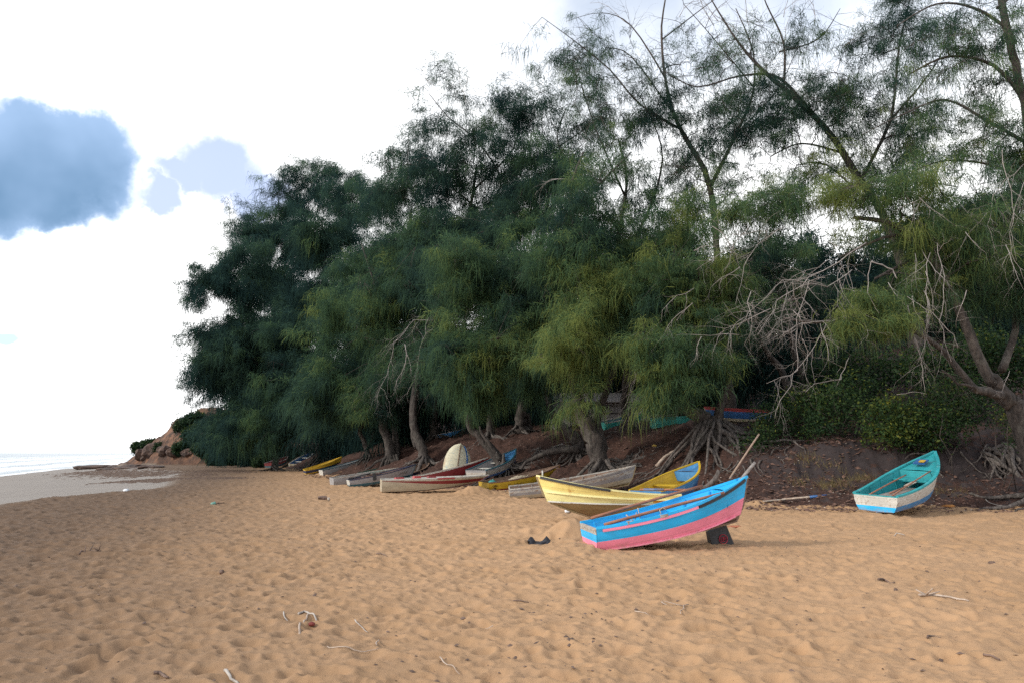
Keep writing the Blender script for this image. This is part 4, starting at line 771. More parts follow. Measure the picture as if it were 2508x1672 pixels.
tree('casuarina_tree', 'upper right tree with thick dark stem and arching leafy limbs at the frame edge',
     [(2440, 1000, 30, 0.262), (2400, 760, 30, 0.212), (2365, 500, 30, 0.187), (2360, 300, 30, 0.162), (2340, 180, 30, 0.150), (2310, 60, 30, 0.137), (2290, -60, 30, 0.100)],
     [[(2345, 220, 30, 0.087), (2280, 150, 30, 0.069), (2180, 130, 30, 0.050), (2090, 170, 30, 0.031)], [(2360, 330, 30, 0.081), (2270, 280, 30, 0.062), (2170, 230, 30, 0.044), (2060, 270, 30, 0.025), (1980, 310, 30, 0.012)], [(2365, 420, 30, 0.069), (2280, 380, 30, 0.050), (2170, 370, 30, 0.031), (2080, 400, 30, 0.016)], [(2320, 70, 30, 0.075), (2240, 20, 30, 0.056), (2150, 10, 30, 0.037), (2060, 60, 30, 0.019)], [(2290, 20, 30, 0.062), (2360, -40, 30, 0.031)]],
     [(2270, 130, 80, 60, 30, 2, 0.544, 0.36), (2180, 90, 60, 50, 30, 2, 0.488, 0.34), (2160, 60, 40, 30, 30, 2, 0.432, 0.3), (2200, 260, 80, 45, 30, 2, 0.404, 0.42), (2290, 330, 80, 60, 30, 2, 0.544, 0.44), (2130, 270, 50, 40, 30, 2, 0.292, 0.42), (2340, 80, 60, 80, 30, 2, 0.544, 0.34), (2180, 390, 80, 45, 30, 2, 0.544, 0.56), (2320, 220, 60, 70, 30, 2, 0.544, 0.4), (2220, 330, 50, 40, 30, 2, 0.404, 0.46), (2340, 400, 50, 60, 30, 2, 0.7, 0.5), (2133, 212, 77, 43, 30.8, 2, 0.22, 0.43), (2237, 166, 50, 34, 30.7, 2, 0.31, 0.41), (2272, 420, 56, 28, 29.9, 2, 0.20, 0.55), (2137, 205, 70, 34, 29.6, 2, 0.31, 0.43), (2345, 220, 47, 25, 30.7, 2, 0.15, 0.44), (2271, 268, 57, 40, 29.0, 2, 0.17, 0.47), (2202, 49, 78, 29, 29.3, 2, 0.15, 0.35), (2249, 218, 70, 38, 30.6, 2, 0.33, 0.44), (2264, 119, 64, 28, 29.0, 2, 0.23, 0.38), (2272, 111, 55, 31, 30.4, 2, 0.24, 0.38), (2245, 342, 60, 40, 30.8, 2, 0.16, 0.51), (2331, 328, 50, 34, 30.3, 2, 0.32, 0.50), (2181, 267, 80, 40, 30.9, 2, 0.23, 0.47), (2255, 121, 73, 41, 30.3, 2, 0.28, 0.39), (2341, 184, 58, 33, 29.9, 2, 0.28, 0.45), (2328, 35, 74, 33, 29.9, 2, 0.17, 0.37), (2306, 145, 53, 28, 29.1, 2, 0.16, 0.43), (2185, 193, 74, 35, 30.4, 2, 0.30, 0.45), (2153, 363, 45, 32, 29.1, 2, 0.28, 0.54), (2218, 263, 58, 24, 29.1, 2, 0.25, 0.49), (2119, 188, 62, 27, 30.2, 2, 0.31, 0.45), (2243, 115, 58, 25, 29.7, 2, 0.36, 0.41), (2152, 145, 49, 30, 30.1, 2, 0.32, 0.43), (2159, 298, 73, 22, 30.6, 2, 0.27, 0.51), (2323, 201, 45, 34, 30.9, 2, 0.29, 0.46), (2110, 84, 72, 39, 29.2, 2, 0.33, 0.40), (2101, 363, 42, 36, 30.4, 2, 0.36, 0.54), (2250, 257, 57, 26, 30.1, 2, 0.36, 0.49)],
     seed=21, bare=140, bare_up=.2, snap=False, bark=BARK_DARK, wid=.0062, ns=105)
tree('casuarina_tree', 'thin pale trunk on the slope left behind the green shrubs',
     [z4(310, 270) + (36, .22), z4(270, 120) + (36, .17), (1830, 830, 36, .14), (1800, 700, 36, .11), (1760, 600, 36, .07)], [],
     [(1760, 640, 80, 60, 36, 2, .5, .36), (1850, 690, 70, 60, 37, 2, .45, .34)], seed=22, wid=.007)
tree('casuarina_tree', 'slanting thin trunk beside the pale one behind the green shrubs',
     [z4(210, 280) + (35, .17), z4(60, 40) + (35, .14), (1760, 800, 35, .11), (1700, 640, 35, .08)], [],
     [(1700, 700, 60, 70, 36, 2, .5, .40), (1720, 590, 60, 50, 36, 2, .45, .42)], seed=23, wid=.007)

# dark wood closing the view behind, reads as one mass
VV = []; FF = []; SS = []; HH = []; vo = 0
for l in [(1100, 900, 90, 90, 58, 3, .8, .05), (1240, 860, 90, 110, 56, 3, .8, .06), (1380, 830, 90, 110, 54, 3, .8, .06), (1520, 860, 90, 100, 52, 3, .8, .06), (1660, 820, 90, 110, 50, 3, .8, .06), (1800, 800, 90, 110, 48, 3, .8, .06), (1940, 770, 90, 110, 47, 3, .8, .08), (2080, 750, 100, 120, 46, 3, .8, .10), (2220, 740, 100, 120, 45, 3, .8, .10), (2350, 720, 100, 140, 45, 3, .8, .10), (1660, 700, 80, 80, 51, 3, .6, .12), (1880, 640, 110, 70, 49, 3, .5, .2), (2050, 620, 110, 70, 48, 3, .6, .25), (2250, 580, 120, 90, 47, 3, .7, .3), (1300, 700, 110, 80, 57, 3, .6, .12), (1480, 690, 100, 80, 54, 3, .6, .15), (950, 950, 90, 70, 60, 3, .8, .03), (820, 1000, 90, 45, 72, 3, .8, .05), (1000, 850, 90, 100, 60, 3, .8, .06), (1950, 880, 120, 60, 44, 3, .8, .06), (2150, 870, 130, 60, 43, 3, .8, .08), (2330, 880, 100, 80, 42, 3, .8, .08), (900, 850, 90, 100, 70, 3, .8, .06), (700, 900, 90, 90, 92, 3, .8, .04), (560, 900, 70, 110, 96, 3, .8, .04), (1580, 950, 80, 30, 52, 2, .8, .05), (1180, 970, 80, 30, 58, 2, .8, .03)]:
    P, u, hu, sc = lobe_clumps(l)
    V, FL, S, Hh = strands(P, unit(u + NPR.randn(*u.shape) * .4), hu - .1, sc * 1.5, 100, .013)
    VV.append(V); FF.append(FL + vo); SS.append(S); HH.append(Hh); vo += len(V)
w_ = npmesh('woodland', np.concatenate(VV), np.concatenate(FF), np.concatenate(SS), NEEDLE, dict(hue=np.concatenate(HH)))
tag(w_, 'dark wood closing the view behind the trees on the bank', 'woodland', kind='stuff')

# ---------------------------------------------------------------- shrubs
def shrub(label, lobes, leaf, hue, seed, per=260, grp='shrubs on the bank', stems=3):
    rs = np.random.RandomState(seed); rng = random.Random(seed)
    c0 = W(*lobes[0][:2], lobes[0][4]); base = np.array([c0[0], c0[1], Hs(c0[0], c0[1])])
    rt = empty('shrub', tuple(base)); tag(rt, label, 'shrub', grp)
    VV = []; HH = []
    for (cx, cy, rx, ry, Y, dep) in lobes:
        if Y > 105:
            p_ = onray(cx, cy + ry * .7)
            if p_[1] < 190: Y = float(p_[1]) + .6
        c = W(cx, cy, Y); ez0 = (W(cx, cy - ry, Y) - c)[2]
        ex = (W(cx + rx, cy, Y) - c)[0]; ez = ez0
        if Y > 85:
            gnd = Hs(c[0], c[1]); c[2] = min(c[2], gnd + ez * .75)
        ncl = max(8, int(17 * ex * ez / .16))
        u = unit(rs.randn(ncl, 3)) * rs.rand(ncl, 1) ** .35
        C = c + u * np.array([ex, dep, ez]); n = ncl * (per // 10)
        cc = np.repeat(C, per // 10, 0)
        p = cc + rs.randn(n, 3) * .19
        hc = hue + np.repeat(rs.randn(ncl) * .16 + .16 * u[:, 2], per // 10) + rs.randn(n) * .08 + (rs.rand(n) < .05) * .35
        a = unit(rs.randn(n, 3) + np.array([0, -.3, .5])); b_ = unit(np.cross(a, rs.randn(n, 3))); L = leaf * (.6 + .8 * rs.rand(n, 1))
        a2 = np.cross(a, b_)
        V = np.stack([p - b_ * L, p - a2 * L * .5 + a * L * .12, p + b_ * L, p + a2 * L * .5 + a * L * .12], 1).reshape(-1, 3)
        VV.append(V - base); HH.append(np.repeat(np.clip(hc, 0, 1), 4))
        for k in range(stems):
            e = C[rs.randint(ncl)]; s0 = np.array([c[0] + rng.gauss(0, .25), c[1] + rng.gauss(0, .2), 0]); s0[2] = Hs(s0[0], s0[1]) - .05
            mb = MB(); mb.tube([q - base for q in wob(s0, e, 4, .06, rng, .08)], [.02, .018, .015, .012, .008], 5); mb.build('stem', BARK_DARK, rt)
    V = np.concatenate(VV); n = len(V) // 4
    npmesh('foliage', V, np.arange(n * 4), np.full(n, 4), LEAF, dict(hue=np.concatenate(HH)), rt)
shrub('dull blue-green low shrub right of the massive root tree', [(1800, 960, 75, 45, 31, 1.2), (1760, 1000, 45, 22, 30, .8), (1730, 1015, 35, 14, 29.5, .5), (1850, 925, 60, 40, 32, 1.2)], .05, .30, 31)
shrub('dark shrub in the middle of the bank thicket above the grey cut', [(1920, 940, 65, 55, 30, 1.2), (1960, 895, 60, 45, 31.5, 1.2), (1890, 985, 40, 20, 29.3, .7)], .055, .26, 32)
shrub('bright shrub with yellow-green leaves overhanging the teal boat', [(2060, 955, 85, 55, 28.5, 1.1), (2040, 1000, 60, 28, 28, .8), (2110, 985, 55, 38, 28, .8), (2130, 1010, 28, 22, 27.8, .5)], .06, .48, 33)
shrub('dark green shrub below the fork of the right edge tree', [(2190, 930, 75, 60, 28, 1.1), (2170, 975, 55, 35, 27.5, .8), (2230, 900, 50, 50, 28.5, .9)], .055, .28, 34)
shrub('tall dark shrub behind the fork of the right edge tree', [(2150, 850, 90, 60, 31, 1.3), (2250, 820, 80, 70, 31, 1.3), (2330, 850, 60, 80, 31, 1.3)], .06, .22, 35)
shrub('tall dark shrub behind the bare hanging twigs', [(2010, 850, 90, 50, 33, 1.4), (1900, 860, 60, 40, 34, 1.3)], .06, .20, 36)
shrub('ragged olive shrub on the lip at the right frame edge', [(2320, 965, 40, 30, 26, .6), (2350, 1000, 30, 28, 25.8, .5)], .045, .40, 37)
shrub('dark bush at the foot of the bank left of the far maroon boat', [z2(150, 270) + (16, 20, 92, 1.5), z2(110, 300) + (10, 12, 91, 1.2)], .10, .25, 38, 300)
shrub('rounded dark bush on top of the headland against the sky', [(338, 1004, 34, 18, 138, 2), (358, 994, 20, 13, 138, 1.8)], .16, .12, 39, 360)
shrub('small round bush on the red slope of the headland', [(366, 1028, 12, 10, 128, 1.2)], .14, .14, 40, 300)
shrub('long dark bush where the headland meets the wood', [(425, 978, 22, 16, 137, 2), (450, 968, 28, 22, 136, 2.5), (440, 1000, 20, 20, 133, 2), (470, 1000, 34, 34, 126, 2.5), (480, 1030, 35, 20, 112, 2.5), (420, 1030, 20, 16, 122, 2)], .16, .14, 41, 360)
shrub('low bright creeper patch at the edge of the far sand', [z5 for z5 in [((1900 / 3.36) / K, (960 + 590 / 3.36) / K, 20, 5, 104, 1.2)]], .12, .62, 42, 260)
shrub('dark undergrowth on the slope under the left trees', [(520, 1045, 50, 20, 104, 2), (590, 1035, 40, 18, 100, 2), (660, 1030, 40, 16, 95, 2)], .13, .16, 43, 320)

# ---------------------------------------------------------------- boats
def hull_fn(P):
    L, B, D, Db, tr, rake, rk, cr = P['L'], P['B'], P['D'], P['Db'], P.get('tr', .85), P.get('rake', .35), P.get('rk', .15), P.get('cr', .8)
    ex = P.get('sheer', 2.0)
    def ys(u):
        f = tr + (1 - tr) * math.sin(math.pi / 2 * min(u / .42, 1)) if u < .42 else 1 - ((u - .42) / .58) ** P.get('full', 2.1)
        return max(B / 2 * f, .022)
    def zs(u): return D + (Db - D) * u ** ex
    def yc(u): return max(ys(u) * cr * (1 - .35 * u ** 3), .02)
    vee = P.get('vee', 0.0); cb = P.get('cb', .12); ch0 = P.get('ch0', .03)
    def zk(u): return rk * u ** 2.6 - vee * (1 - u ** 2.2)
    def zc(u): return ch0 + (rk + cb * (Db - rk) - ch0) * u ** 2.6
    def side(u, t, s, inset=0.0):
        """t=0 chine, t=1 sheer"""
        x = (L - rake * (1 - t) * .68) * u
        bul = .035 * math.sin(math.pi * t) * (1 - .5 * u)
        y = yc(u) + (ys(u) - yc(u)) * t + bul - inset
        return (x + inset * .2, s * max(y, .004), zc(u) + (zs(u) - zc(u)) * t)
    def keel(u, up=0.0): return ((L - rake) * u, 0, zk(u) + up)
    return ys, zs, yc, zk, zc, side, keel
def boat(name, label, P, bands, bottom, inside, rail, transom=None, thwarts=(.3, .55), deck=0, deckmat=None, seatmat=None, strip=None, railw=.055, group='small boats pulled up along the bank', ribs=0, keelmat=None, sterndeck=0):
    ys, zs, yc, zk, zc, side, keel = hull_fn(P); L = P['L']; N = 22
    rot = Matrix.Rotation(P['yaw'], 4, 'Z') @ Matrix.Rotation(-P['pi'], 4, 'Y') @ Matrix.Rotation(P['ro'], 4, 'X')
    rt = empty(name, (P['X'], P['Y'], P['z'])); rt.rotation_euler = rot.to_euler()
    tag(rt, label, 'boat', group)
    brk = bands[0]; mats = bands[1]            # brk: list of (t at stern, t at bow) between materials
    ed = [(0, 0)] + list(brk) + [(1, 1)]
    rows = []; rm = []
    for k in range(len(ed) - 1):
        n = 3
        for q in range(n): rows.append((ed[k][0] + (ed[k + 1][0] - ed[k][0]) * q / n, ed[k][1] + (ed[k + 1][1] - ed[k][1]) * q / n)); rm.append(k + 1)
    rows.append((1, 1))
    ml = [bottom] + mats
    hb = MB()
    for s in (-1, 1):
        vs = []; nrow = len(rows) + 2
        for i in range(N + 1):
            u = i / N
            vs.append(keel(u)); c = side(u, 0, s); k0 = keel(u)
            vs.append(((k0[0] + c[0]) / 2, c[1] / 2, (k0[2] + c[2]) / 2 - .012))
            for a, b_ in rows: vs.append(side(u, a + (b_ - a) * u, s))
        fs = []; mi = []
        for i in range(N):
            for r in range(nrow - 1):
                f = (i * nrow + r, (i + 1) * nrow + r, (i + 1) * nrow + r + 1, i * nrow + r + 1)
                fs.append(f if s > 0 else f[::-1]); mi.append(0 if r < 2 else rm[r - 2])
        o = len(hb.v); hb.add(vs, fs); hb.mi[-len(fs):] = mi
    hb.build('hull', ml, rt, 2)
    # transom board
    tb = MB(); tm = transom or (brk, mats)
    te = [0] + [a for a, _ in tm[0]] + [1]
    for k in range(len(te) - 1):
        sub = 2
        for q in range(sub):
            t0 = te[k] + (te[k + 1] - te[k]) * q / sub; t1 = te[k] + (te[k + 1] - te[k]) * (q + 1) / sub
            a0, a1, b0, b1 = side(0, t0, -1), side(0, t0, 1), side(0, t1, 1), side(0, t1, -1)
            th_ = .035
            vs = [(x - .012, y, z) for x, y, z in (a0, a1, b0, b1)] + [(x + th_, y * .97, z) for x, y, z in (a0, a1, b0, b1)]
            tb.add(vs, [(0, 3, 2, 1), (4, 5, 6, 7), (0, 1, 5, 4), (1, 2, 6, 5), (2, 3, 7, 6), (3, 0, 4, 7)], k + 1)
    c0, c1 = side(0, 0, -1), side(0, 0, 1)
    tb.add([(-.012, c0[1], c0[2]), (-.012, 0, zk(0)), (-.012, c1[1], c1[2]), (.03, c0[1], c0[2]), (.03, 0, zk(0)), (.03, c1[1], c1[2])], [(0, 2, 1), (3, 4, 5), (0, 1, 4, 3), (1, 2, 5, 4)], 0)
    tb.build('transom', [bottom] + tm[1], rt, False)
    # inside
    ib = MB(); fl = .06
    for s in (-1, 1):
        vs = []; ts = (1, .66, .33, .12); nr_ = len(ts) + 1
        for i in range(N + 1):
            u = i / N * .985 + .008
            for t in ts: vs.append(side(u, t * .985, s, .032))
            vs.append((keel(u)[0], 0, max(zk(u), zc(u) * .5) + fl))
        fs = []
        for i in range(N):
            for r in range(nr_ - 1):
                f = (i * nr_ + r, (i + 1) * nr_ + r, (i + 1) * nr_ + r + 1, i * nr_ + r + 1)
                fs.append(f if s > 0 else f[::-1])
        ib.add(vs, fs)
    ib.build('interior', inside, rt, 2)
    us = [i / 24 for i in range(25)]
    for s in (-1, 1):
        gb = MB(); pts = [Vector(side(u, 1, s, .012)) + Vector((0, 0, .012)) for u in us]
        gb.bar(pts, railw, .045); gb.build('gunwale', rail, rt, False)
    if ribs:
        for k in range(ribs):
            u = .08 + .72 * k / max(1, ribs - 1)
            for s in (-1, 1):
                rb = MB(); rb.bar([Vector(side(u, t, s, .05)) for t in (.95, .6, .25)], .03, .03, upv=(1, 0, 0)); rb.build('rib', seatmat or inside, rt, False)
    for u in thwarts:
        w = side(u, .70, 1, .035); tbx = MB(); tbx.box((w[0], 0, w[2]), (.20, 2 * w[1], .03)); tbx.build('thwart', seatmat or inside, rt, False)
    if deck:
        db = MB(); n = 10; vs = []
        for i in range(n + 1):
            u = deck + (.995 - deck) * i / n
            for k in range(5):
                f = -1 + k / 2; p = side(u, .97, 1, .03)
                vs.append((p[0], p[1] * f, p[2] + .025 * (1 - f * f)))
        fs = [(i * 5 + k, (i + 1) * 5 + k, (i + 1) * 5 + k + 1, i * 5 + k + 1) for i in range(n) for k in range(4)]
        o = len(vs); p = side(deck, .97, 1, .03); c = side(deck, .45, 1, .04)
        vs += [(p[0] - .004, p[1], p[2]), (p[0] - .004, -p[1], p[2]), (p[0] - .004, -c[1], c[2]), (p[0] - .004, c[1], c[2])]; fs.append((o, o + 1, o + 2, o + 3))
        db.add(vs, fs); db.build('foredeck', deckmat or rail, rt, False)
    if sterndeck:
        p = side(0, .95, 1, .035); q = side(sterndeck, .95, 1, .035); sb = MB()
        vs = [(.03, -p[1], p[2]), (.03, p[1], p[2]), (q[0], q[1], q[2]), (q[0], -q[1], q[2])]
        sb.add(vs + [(a, b_, c - .03) for a, b_, c in vs], [(0, 3, 2, 1)[::-1], (4, 5, 6, 7)[::-1], (2, 3, 7, 6), (0, 1, 5, 4), (1, 2, 6, 5), (3, 0, 4, 7)]); sb.build('stern_deck', deckmat or rail, rt, False)
    if strip:
        m, u0, u1, t0, t1, w, h = strip
        for s in (-1, 1):
            sb = MB(); sb.bar([Vector(side(u0 + (u1 - u0) * k / 18, t0 + (t1 - t0) * k / 18, s, -.012)) for k in range(19)], w, h); sb.build('rub_strip', m, rt, False)
    kb = MB(); kb.bar([Vector(keel(i / 16, -.022)) for i in range(17)] + [Vector(((L - P.get('rake', .35) * .66 * (1 - t)) + .015, 0, zc(1) + (zs(1) - zc(1)) * t)) for t in (.25, .6, 1.0)], .04, .05, upv=(0, 1, 0))
    kb.build('keel', keelmat or bottom, rt, False)
    rt['_'] = 0; del rt['_']
    return rt, side, rot
def loc2w(rt, p):
    return Matrix.Translation(rt.location) @ rt.rotation_euler.to_matrix().to_4x4() @ Vector(p)

pink = paint('pink_paint', (.92, .26, .385), .10, (.62, .42, .36), .42, 2.0)
cyan = paint('cyan_paint', (0.008, 0.46, 0.90), .04, (.30, .30, .28), .42, 2.0)
white = paint('white_paint', (0.554, 0.546, 0.504), .55, (.30, .22, .16), .55)
whiteold = paint('old_white_paint', (0.437, 0.420, 0.386), .75, (.26, .18, .13), .65)
cream = paint('cream_paint', (0.420, 0.361, 0.260), .3, (.30, .25, .18), .45)
pale_yellow = paint('pale_yellow_paint', (.89, .72, .24), .10, (.50, .36, .14), .5, 2.0, rust=.9)
paler_yellow = paint('lemon_paint', (.89, .82, .38), .10, (.6, .5, .3), .5, 2.0, rust=.5)
tan = paint('tan_bottom', (0.353, 0.269, 0.134), .5, (.22, .12, .05), .7, 2.0, rust=.7)
orange_p = paint('orange_paint', (0.630, 0.277, 0.017), .25, (.5, .3, .1), .5)
yellow = paint('yellow_paint', (0.521, 0.336, 0.013), .25, (.35, .22, .06), .5)
maroon = paint('maroon_paint', (0.202, 0.012, 0.017), .18, (.12, .06, .05), .5)
red = paint('red_paint', (0.353, 0.025, 0.029), .3, (.35, .2, .18), .5)
blue = paint('blue_paint', (0.013, 0.101, 0.302), .35, (.30, .33, .36), .5)
sky_blue = paint('sky_blue_paint', (0.042, 0.210, 0.462), .35, (.40, .45, .48), .5)
navy = paint('navy_paint', (0.010, 0.018, 0.063), .3, (.10, .09, .09), .5)
teal = paint('teal_paint', (0.013, 0.302, 0.336), .35, (.30, .42, .42), .45)
tealdk = paint('deep_teal_paint', (0.010, 0.092, 0.126), .35, (.12, .14, .14), .5)
green = paint('dark_green_paint', (0.010, 0.055, 0.038), .4, (.16, .14, .10), .6)
turq = paint('turquoise_paint', (0.025, 0.302, 0.269), .3, (.25, .35, .30), .5)
greyw = paint('grey_white_paint', (0.302, 0.294, 0.302), .5, (.20, .16, .14), .6)
brown_in = wood('weathered_boards', (.11, .065, .045), (.27, .18, .13))
grey_in = wood('grey_boards', (.14, .12, .11), (.34, .31, .29))
pole_w = wood('pole_wood', (.20, .08, .048), (.38, .17, .10), .8)
driftrope = simple('old_rope', (.30, .25, .18), (.5, .44, .34), 30)
black_p = simple('black_rubber', (.012, .012, .014), (.03, .03, .034), 14, .6)

# --- the pink and blue boat in front
pb, pside, prot = boat('rowing_boat', 'bright pink and sky blue rowing boat tilted up on the open sand', FITS['pink'],
    ([(.42, .46)], [pink, cyan]), brown_in, cyan, cyan, transom=([(.40, 0), (.74, 0)], [pink, cyan, whiteold]), thwarts=(.34, .58), deck=.82, deckmat=cyan, seatmat=cyan,
    strip=(pink, .035, .60, .90, .92, .045, .045), ribs=6)
sb = MB(); 
for s in (-1,): sb.bar([Vector(pside(.605 + .37 * k / 14, (.92 + .055 * k / 14), s, -.014)) for k in range(15)], .06, .055)
sb.build('bow_fender', black_p, pb, False)
sb = MB(); sb.bar([Vector(pside(u / 20, .02, -1, -.014)) for u in range(1, 20)], .03, .028); sb.build('chine_strip', pink, pb, False)
sb = MB(); sb.tube([(3.10, 0, .86), (3.28, .0, 1.02), (3.47, .0, 1.18)], [.035, .034, .03], 8); sb.build('stem_post', grey_in, pb)
ob = MB(); ob.box((.62, -.62, .47), (.10, .09, .05)); ob.build('rowlock', whiteold, pb, False); ob = MB(); ob.box((1.25, -.67, .51), (.14, .10, .05)); ob.build('rowlock', whiteold, pb, False); ob = MB(); ob.tube([(1.25, -.55, .53), (1.25, -.5, .60), (1.32, -.47, .63), (1.38, -.5, .58)], .009, 6); ob.build('rope', driftrope, pb); ob = MB(); ob.tube([(.95, .1, .42), (.98, .05, .55)], .01, 6); ob.build('peg', whiteold, pb); ob = MB(); ob.tube([(1.05, .1, .42), (1.04, .12, .62)], .01, 6); ob.build('peg', whiteold, pb); ob = MB(); ob.tube([(.80, .15, .52), (.9, .02, .40)], .012, 6); ob.build('peg', whiteold, pb)
def pole(name, label, a, c, r, mat, cat='pole', grp=None, n=8, blade=None):
    a = Vector(a); c = Vector(c); o = empty(name, a); tag(o, label, cat, grp); mb = MB(); d = c - a; L = d.length
    pts = [d * t + Vector((0, 0, .012 * L * math.sin(math.pi * t) * (.5 if blade else .25))) for t in (0, .2, .4, .6, .8, 1)]
    mb.tube(pts, [r, r * 1.02, r * .97, r, r * .94, r * .9], n); mb.build('shaft', mat, o)
    if blade:
        m2, frac, w = blade; bb = MB(); q = d.normalized(); bb.bar([d - q * L * frac, d - q * L * frac * .8, d], w, .02); bb.build('blade', m2, o, False)
    return o
fw_ = lambda p: loc2w(pb, p)
pole('wooden_pole', 'long reddish pole lying along the far rail of the pink boat', fw_((.22, .57, .50)), fw_((2.55, .55, .82)), .029, pole_w, grp='poles lying in the pink and blue boat')
pole('wooden_pole', 'reddish pole lying along the near rail of the pink boat', fw_((.20, -.42, .47)), fw_((2.55, -.46, .74)), .029, pole_w, grp='poles lying in the pink and blue boat')
pole('wooden_pole', 'pale pole sticking steeply up out of the bow of the pink boat', W(*z1(1838, 440), 15.6), W(*z1(2080, 75), 16.3), .018, wood('pale_pole', (.22, .15, .11), (.38, .27, .20), .8), grp=None)
dmb = MB(); o = empty('driftwood_branch', W(*z1(1640, 510), 17.2)); tag(o, 'crooked grey branch lying behind the bow of the pink boat', 'branch')
bp = [W(*z1(x, y), 17.2) - np.array(o.location) for x, y in ((1600, 520), (1650, 505), (1690, 470), (1725, 440), (1740, 400), (1752, 372))]
dmb.tube(bp, [.045, .05, .05, .05, .045, .05], 7, flute=.1); dmb.tube([bp[2], bp[2] + np.array([.1, 0, .16])], [.03, .02], 5); dmb.build('stem', BARK_ROOT, o)
# block under the bow with a red round stamp
bx = onray(*[k for k in ((1700 + 1330 / 19.6) / K, (1270 + 1230 / 19.6) / K)])
bl = empty('support_block', (float(bx[0]) , float(bx[1]) + .12, Hs(bx[0], bx[1] + .12) - .03)); tag(bl, 'black wedge-shaped block with a red round stamp propping the pink bow', 'block')
bl.rotation_euler = (0, 0, .12)
mb = MB(); mb.add([(-.20, -.11, 0), (.24, -.11, .03), (.24, .11, .03), (-.20, .11, 0), (-.25, -.09, .26), (.10, -.09, .40), (.10, .09, .40), (-.25, .09, .26)], [(3, 2, 1, 0), (4, 5, 6, 7), (0, 1, 5, 4), (1, 2, 6, 5), (2, 3, 7, 6), (3, 0, 4, 7)])
mb.build('body', black_p, bl, False)
stamp = simple('red_stamp', (.30, .01, .03), (.42, .02, .05), 30)
mb = MB(); C_ = Vector((.02, -.122, .135))
ring = [C_ + Vector((math.cos(a) * .083, .004 + .02 * (math.sin(a) * .083 + .0) / .15, math.sin(a) * .083)) for a in [k * math.pi / 12 for k in range(25)]]
mb.tube(ring, .0075, 6)
for x0, z0, x1, z1_ in ((-.045, -.03, -.045, .03), (-.045, .035, .045, .035), (0, -.045, 0, .03), (.045, -.03, .045, .03), (-.022, -.02, -.022, .012), (.022, -.02, .022, .012), (-.045, -.035, .03, -.045)):
    mb.tube([C_ + Vector((x0, .004, z0)), C_ + Vector((x1, .004, z1_))], .006, 5)
mb.build('stamp', stamp, bl)

# --- the pale yellow boat behind it
yb, yside, yrot = boat('skiff', 'pale yellow rust-stained boat with a tan bottom behind the pink boat', FITS['yellow'],
    ([(.30, .30), (.60, .52)], [paler_yellow, paler_yellow, pale_yellow]), tan, cream, paler_yellow, thwarts=(.4,), deck=.45, deckmat=paler_yellow, sterndeck=.25, railw=.06, strip=(paler_yellow, .02, .98, .50, .40, .03, .04))
for nm, m, u0, u1, t0, t1, w, h in (('bow_rail', black_p, .52, .985, .985, .985, .035, .06), ('chine_flange', white, 0, .99, .0, .0, .06, .035)):
    for s in (-1, 1):
        q = MB(); q.bar([Vector(yside(u0 + (u1 - u0) * k / 16, t0, s, -.02)) for k in range(17)], w, h); q.build(nm, m, yb, False)
q = MB(); p0 = yside(.0, .22, 1, -.02); 
vs = []; 
for k in range(7):
    u = .02 + .20 * k / 6
    vs += [yside(u, .16, 1, -.006), yside(u, .50 - .05 * k / 6, 1, -.006)]
q.add(vs, [(2 * k, 2 * k + 2, 2 * k + 3, 2 * k + 1) for k in range(6)]); q.build('side_panel', orange_p, yb, False)
q = MB(); q.tube([(3.36, 0, .88), (3.36, 0, 1.09)], .018, 8); q.build('bow_post', white, yb)

# --- teal boat on the right
tb_, tside, trot = boat('rowing_boat', 'teal, white and blue rowing boat with flaking paint under the right bank', FITS['teal'],
    ([(.36, .30)], [sky_blue, white]), sky_blue, teal, teal, transom=([(.30, 0), (.94, 0)], [cyan, white, teal]), thwarts=(.62,), deck=.68, deckmat=teal, seatmat=teal, railw=.09, ribs=5)
q = MB(); q.box((2.86, .02, 1.0), (.34, .34, .03), (0, -.25, 0)); q.build('hatch_cover', blue, tb_, False)
q = MB(); q.box((2.80, -.05, 1.035), (.16, .16, .012), (0, -.25, 0)); q.build('hatch_patch', yellow, tb_, False)
for yy in (-.22, 0, .22):
    q = MB(); q.box((1.2, yy, .30), (2.2, .19, .02)); q.build('floorboard', grey_in, tb_, False)
q = MB(); q.box((.75, .0, .34), (.55, .42, .04)); q.build('seat_board', grey_in, tb_, False)
fw_ = lambda p: loc2w(tb_, p)
pole('wooden_pole', 'brown pole lying lengthwise inside the teal boat on its left', fw_((.15, .30, .40)), fw_((2.3, .22, .68)), .022, pole_w, grp='poles lying in the teal boat')
pole('wooden_pole', 'brown pole lying along the near rail inside the teal boat', fw_((.35, -.30, .42)), fw_((2.7, -.36, .80)), .022, pole_w, grp='poles lying in the teal boat')
q = MB(); o = empty('oar', fw_((1.7, -.05, .46))); tag(o, 'white blade lying inside the teal boat near its foredeck', 'oar'); o.rotation_euler = tb_.rotation_euler
q.tube([(-1.0, 0, -.06), (0, 0, 0)], .022, 6); q.build('shaft', pole_w, o); q = MB(); q.bar([(0, 0, .0), (.15, 0, .02), (.62, 0, .05)], .14, .025); q.build('blade', white, o, False)

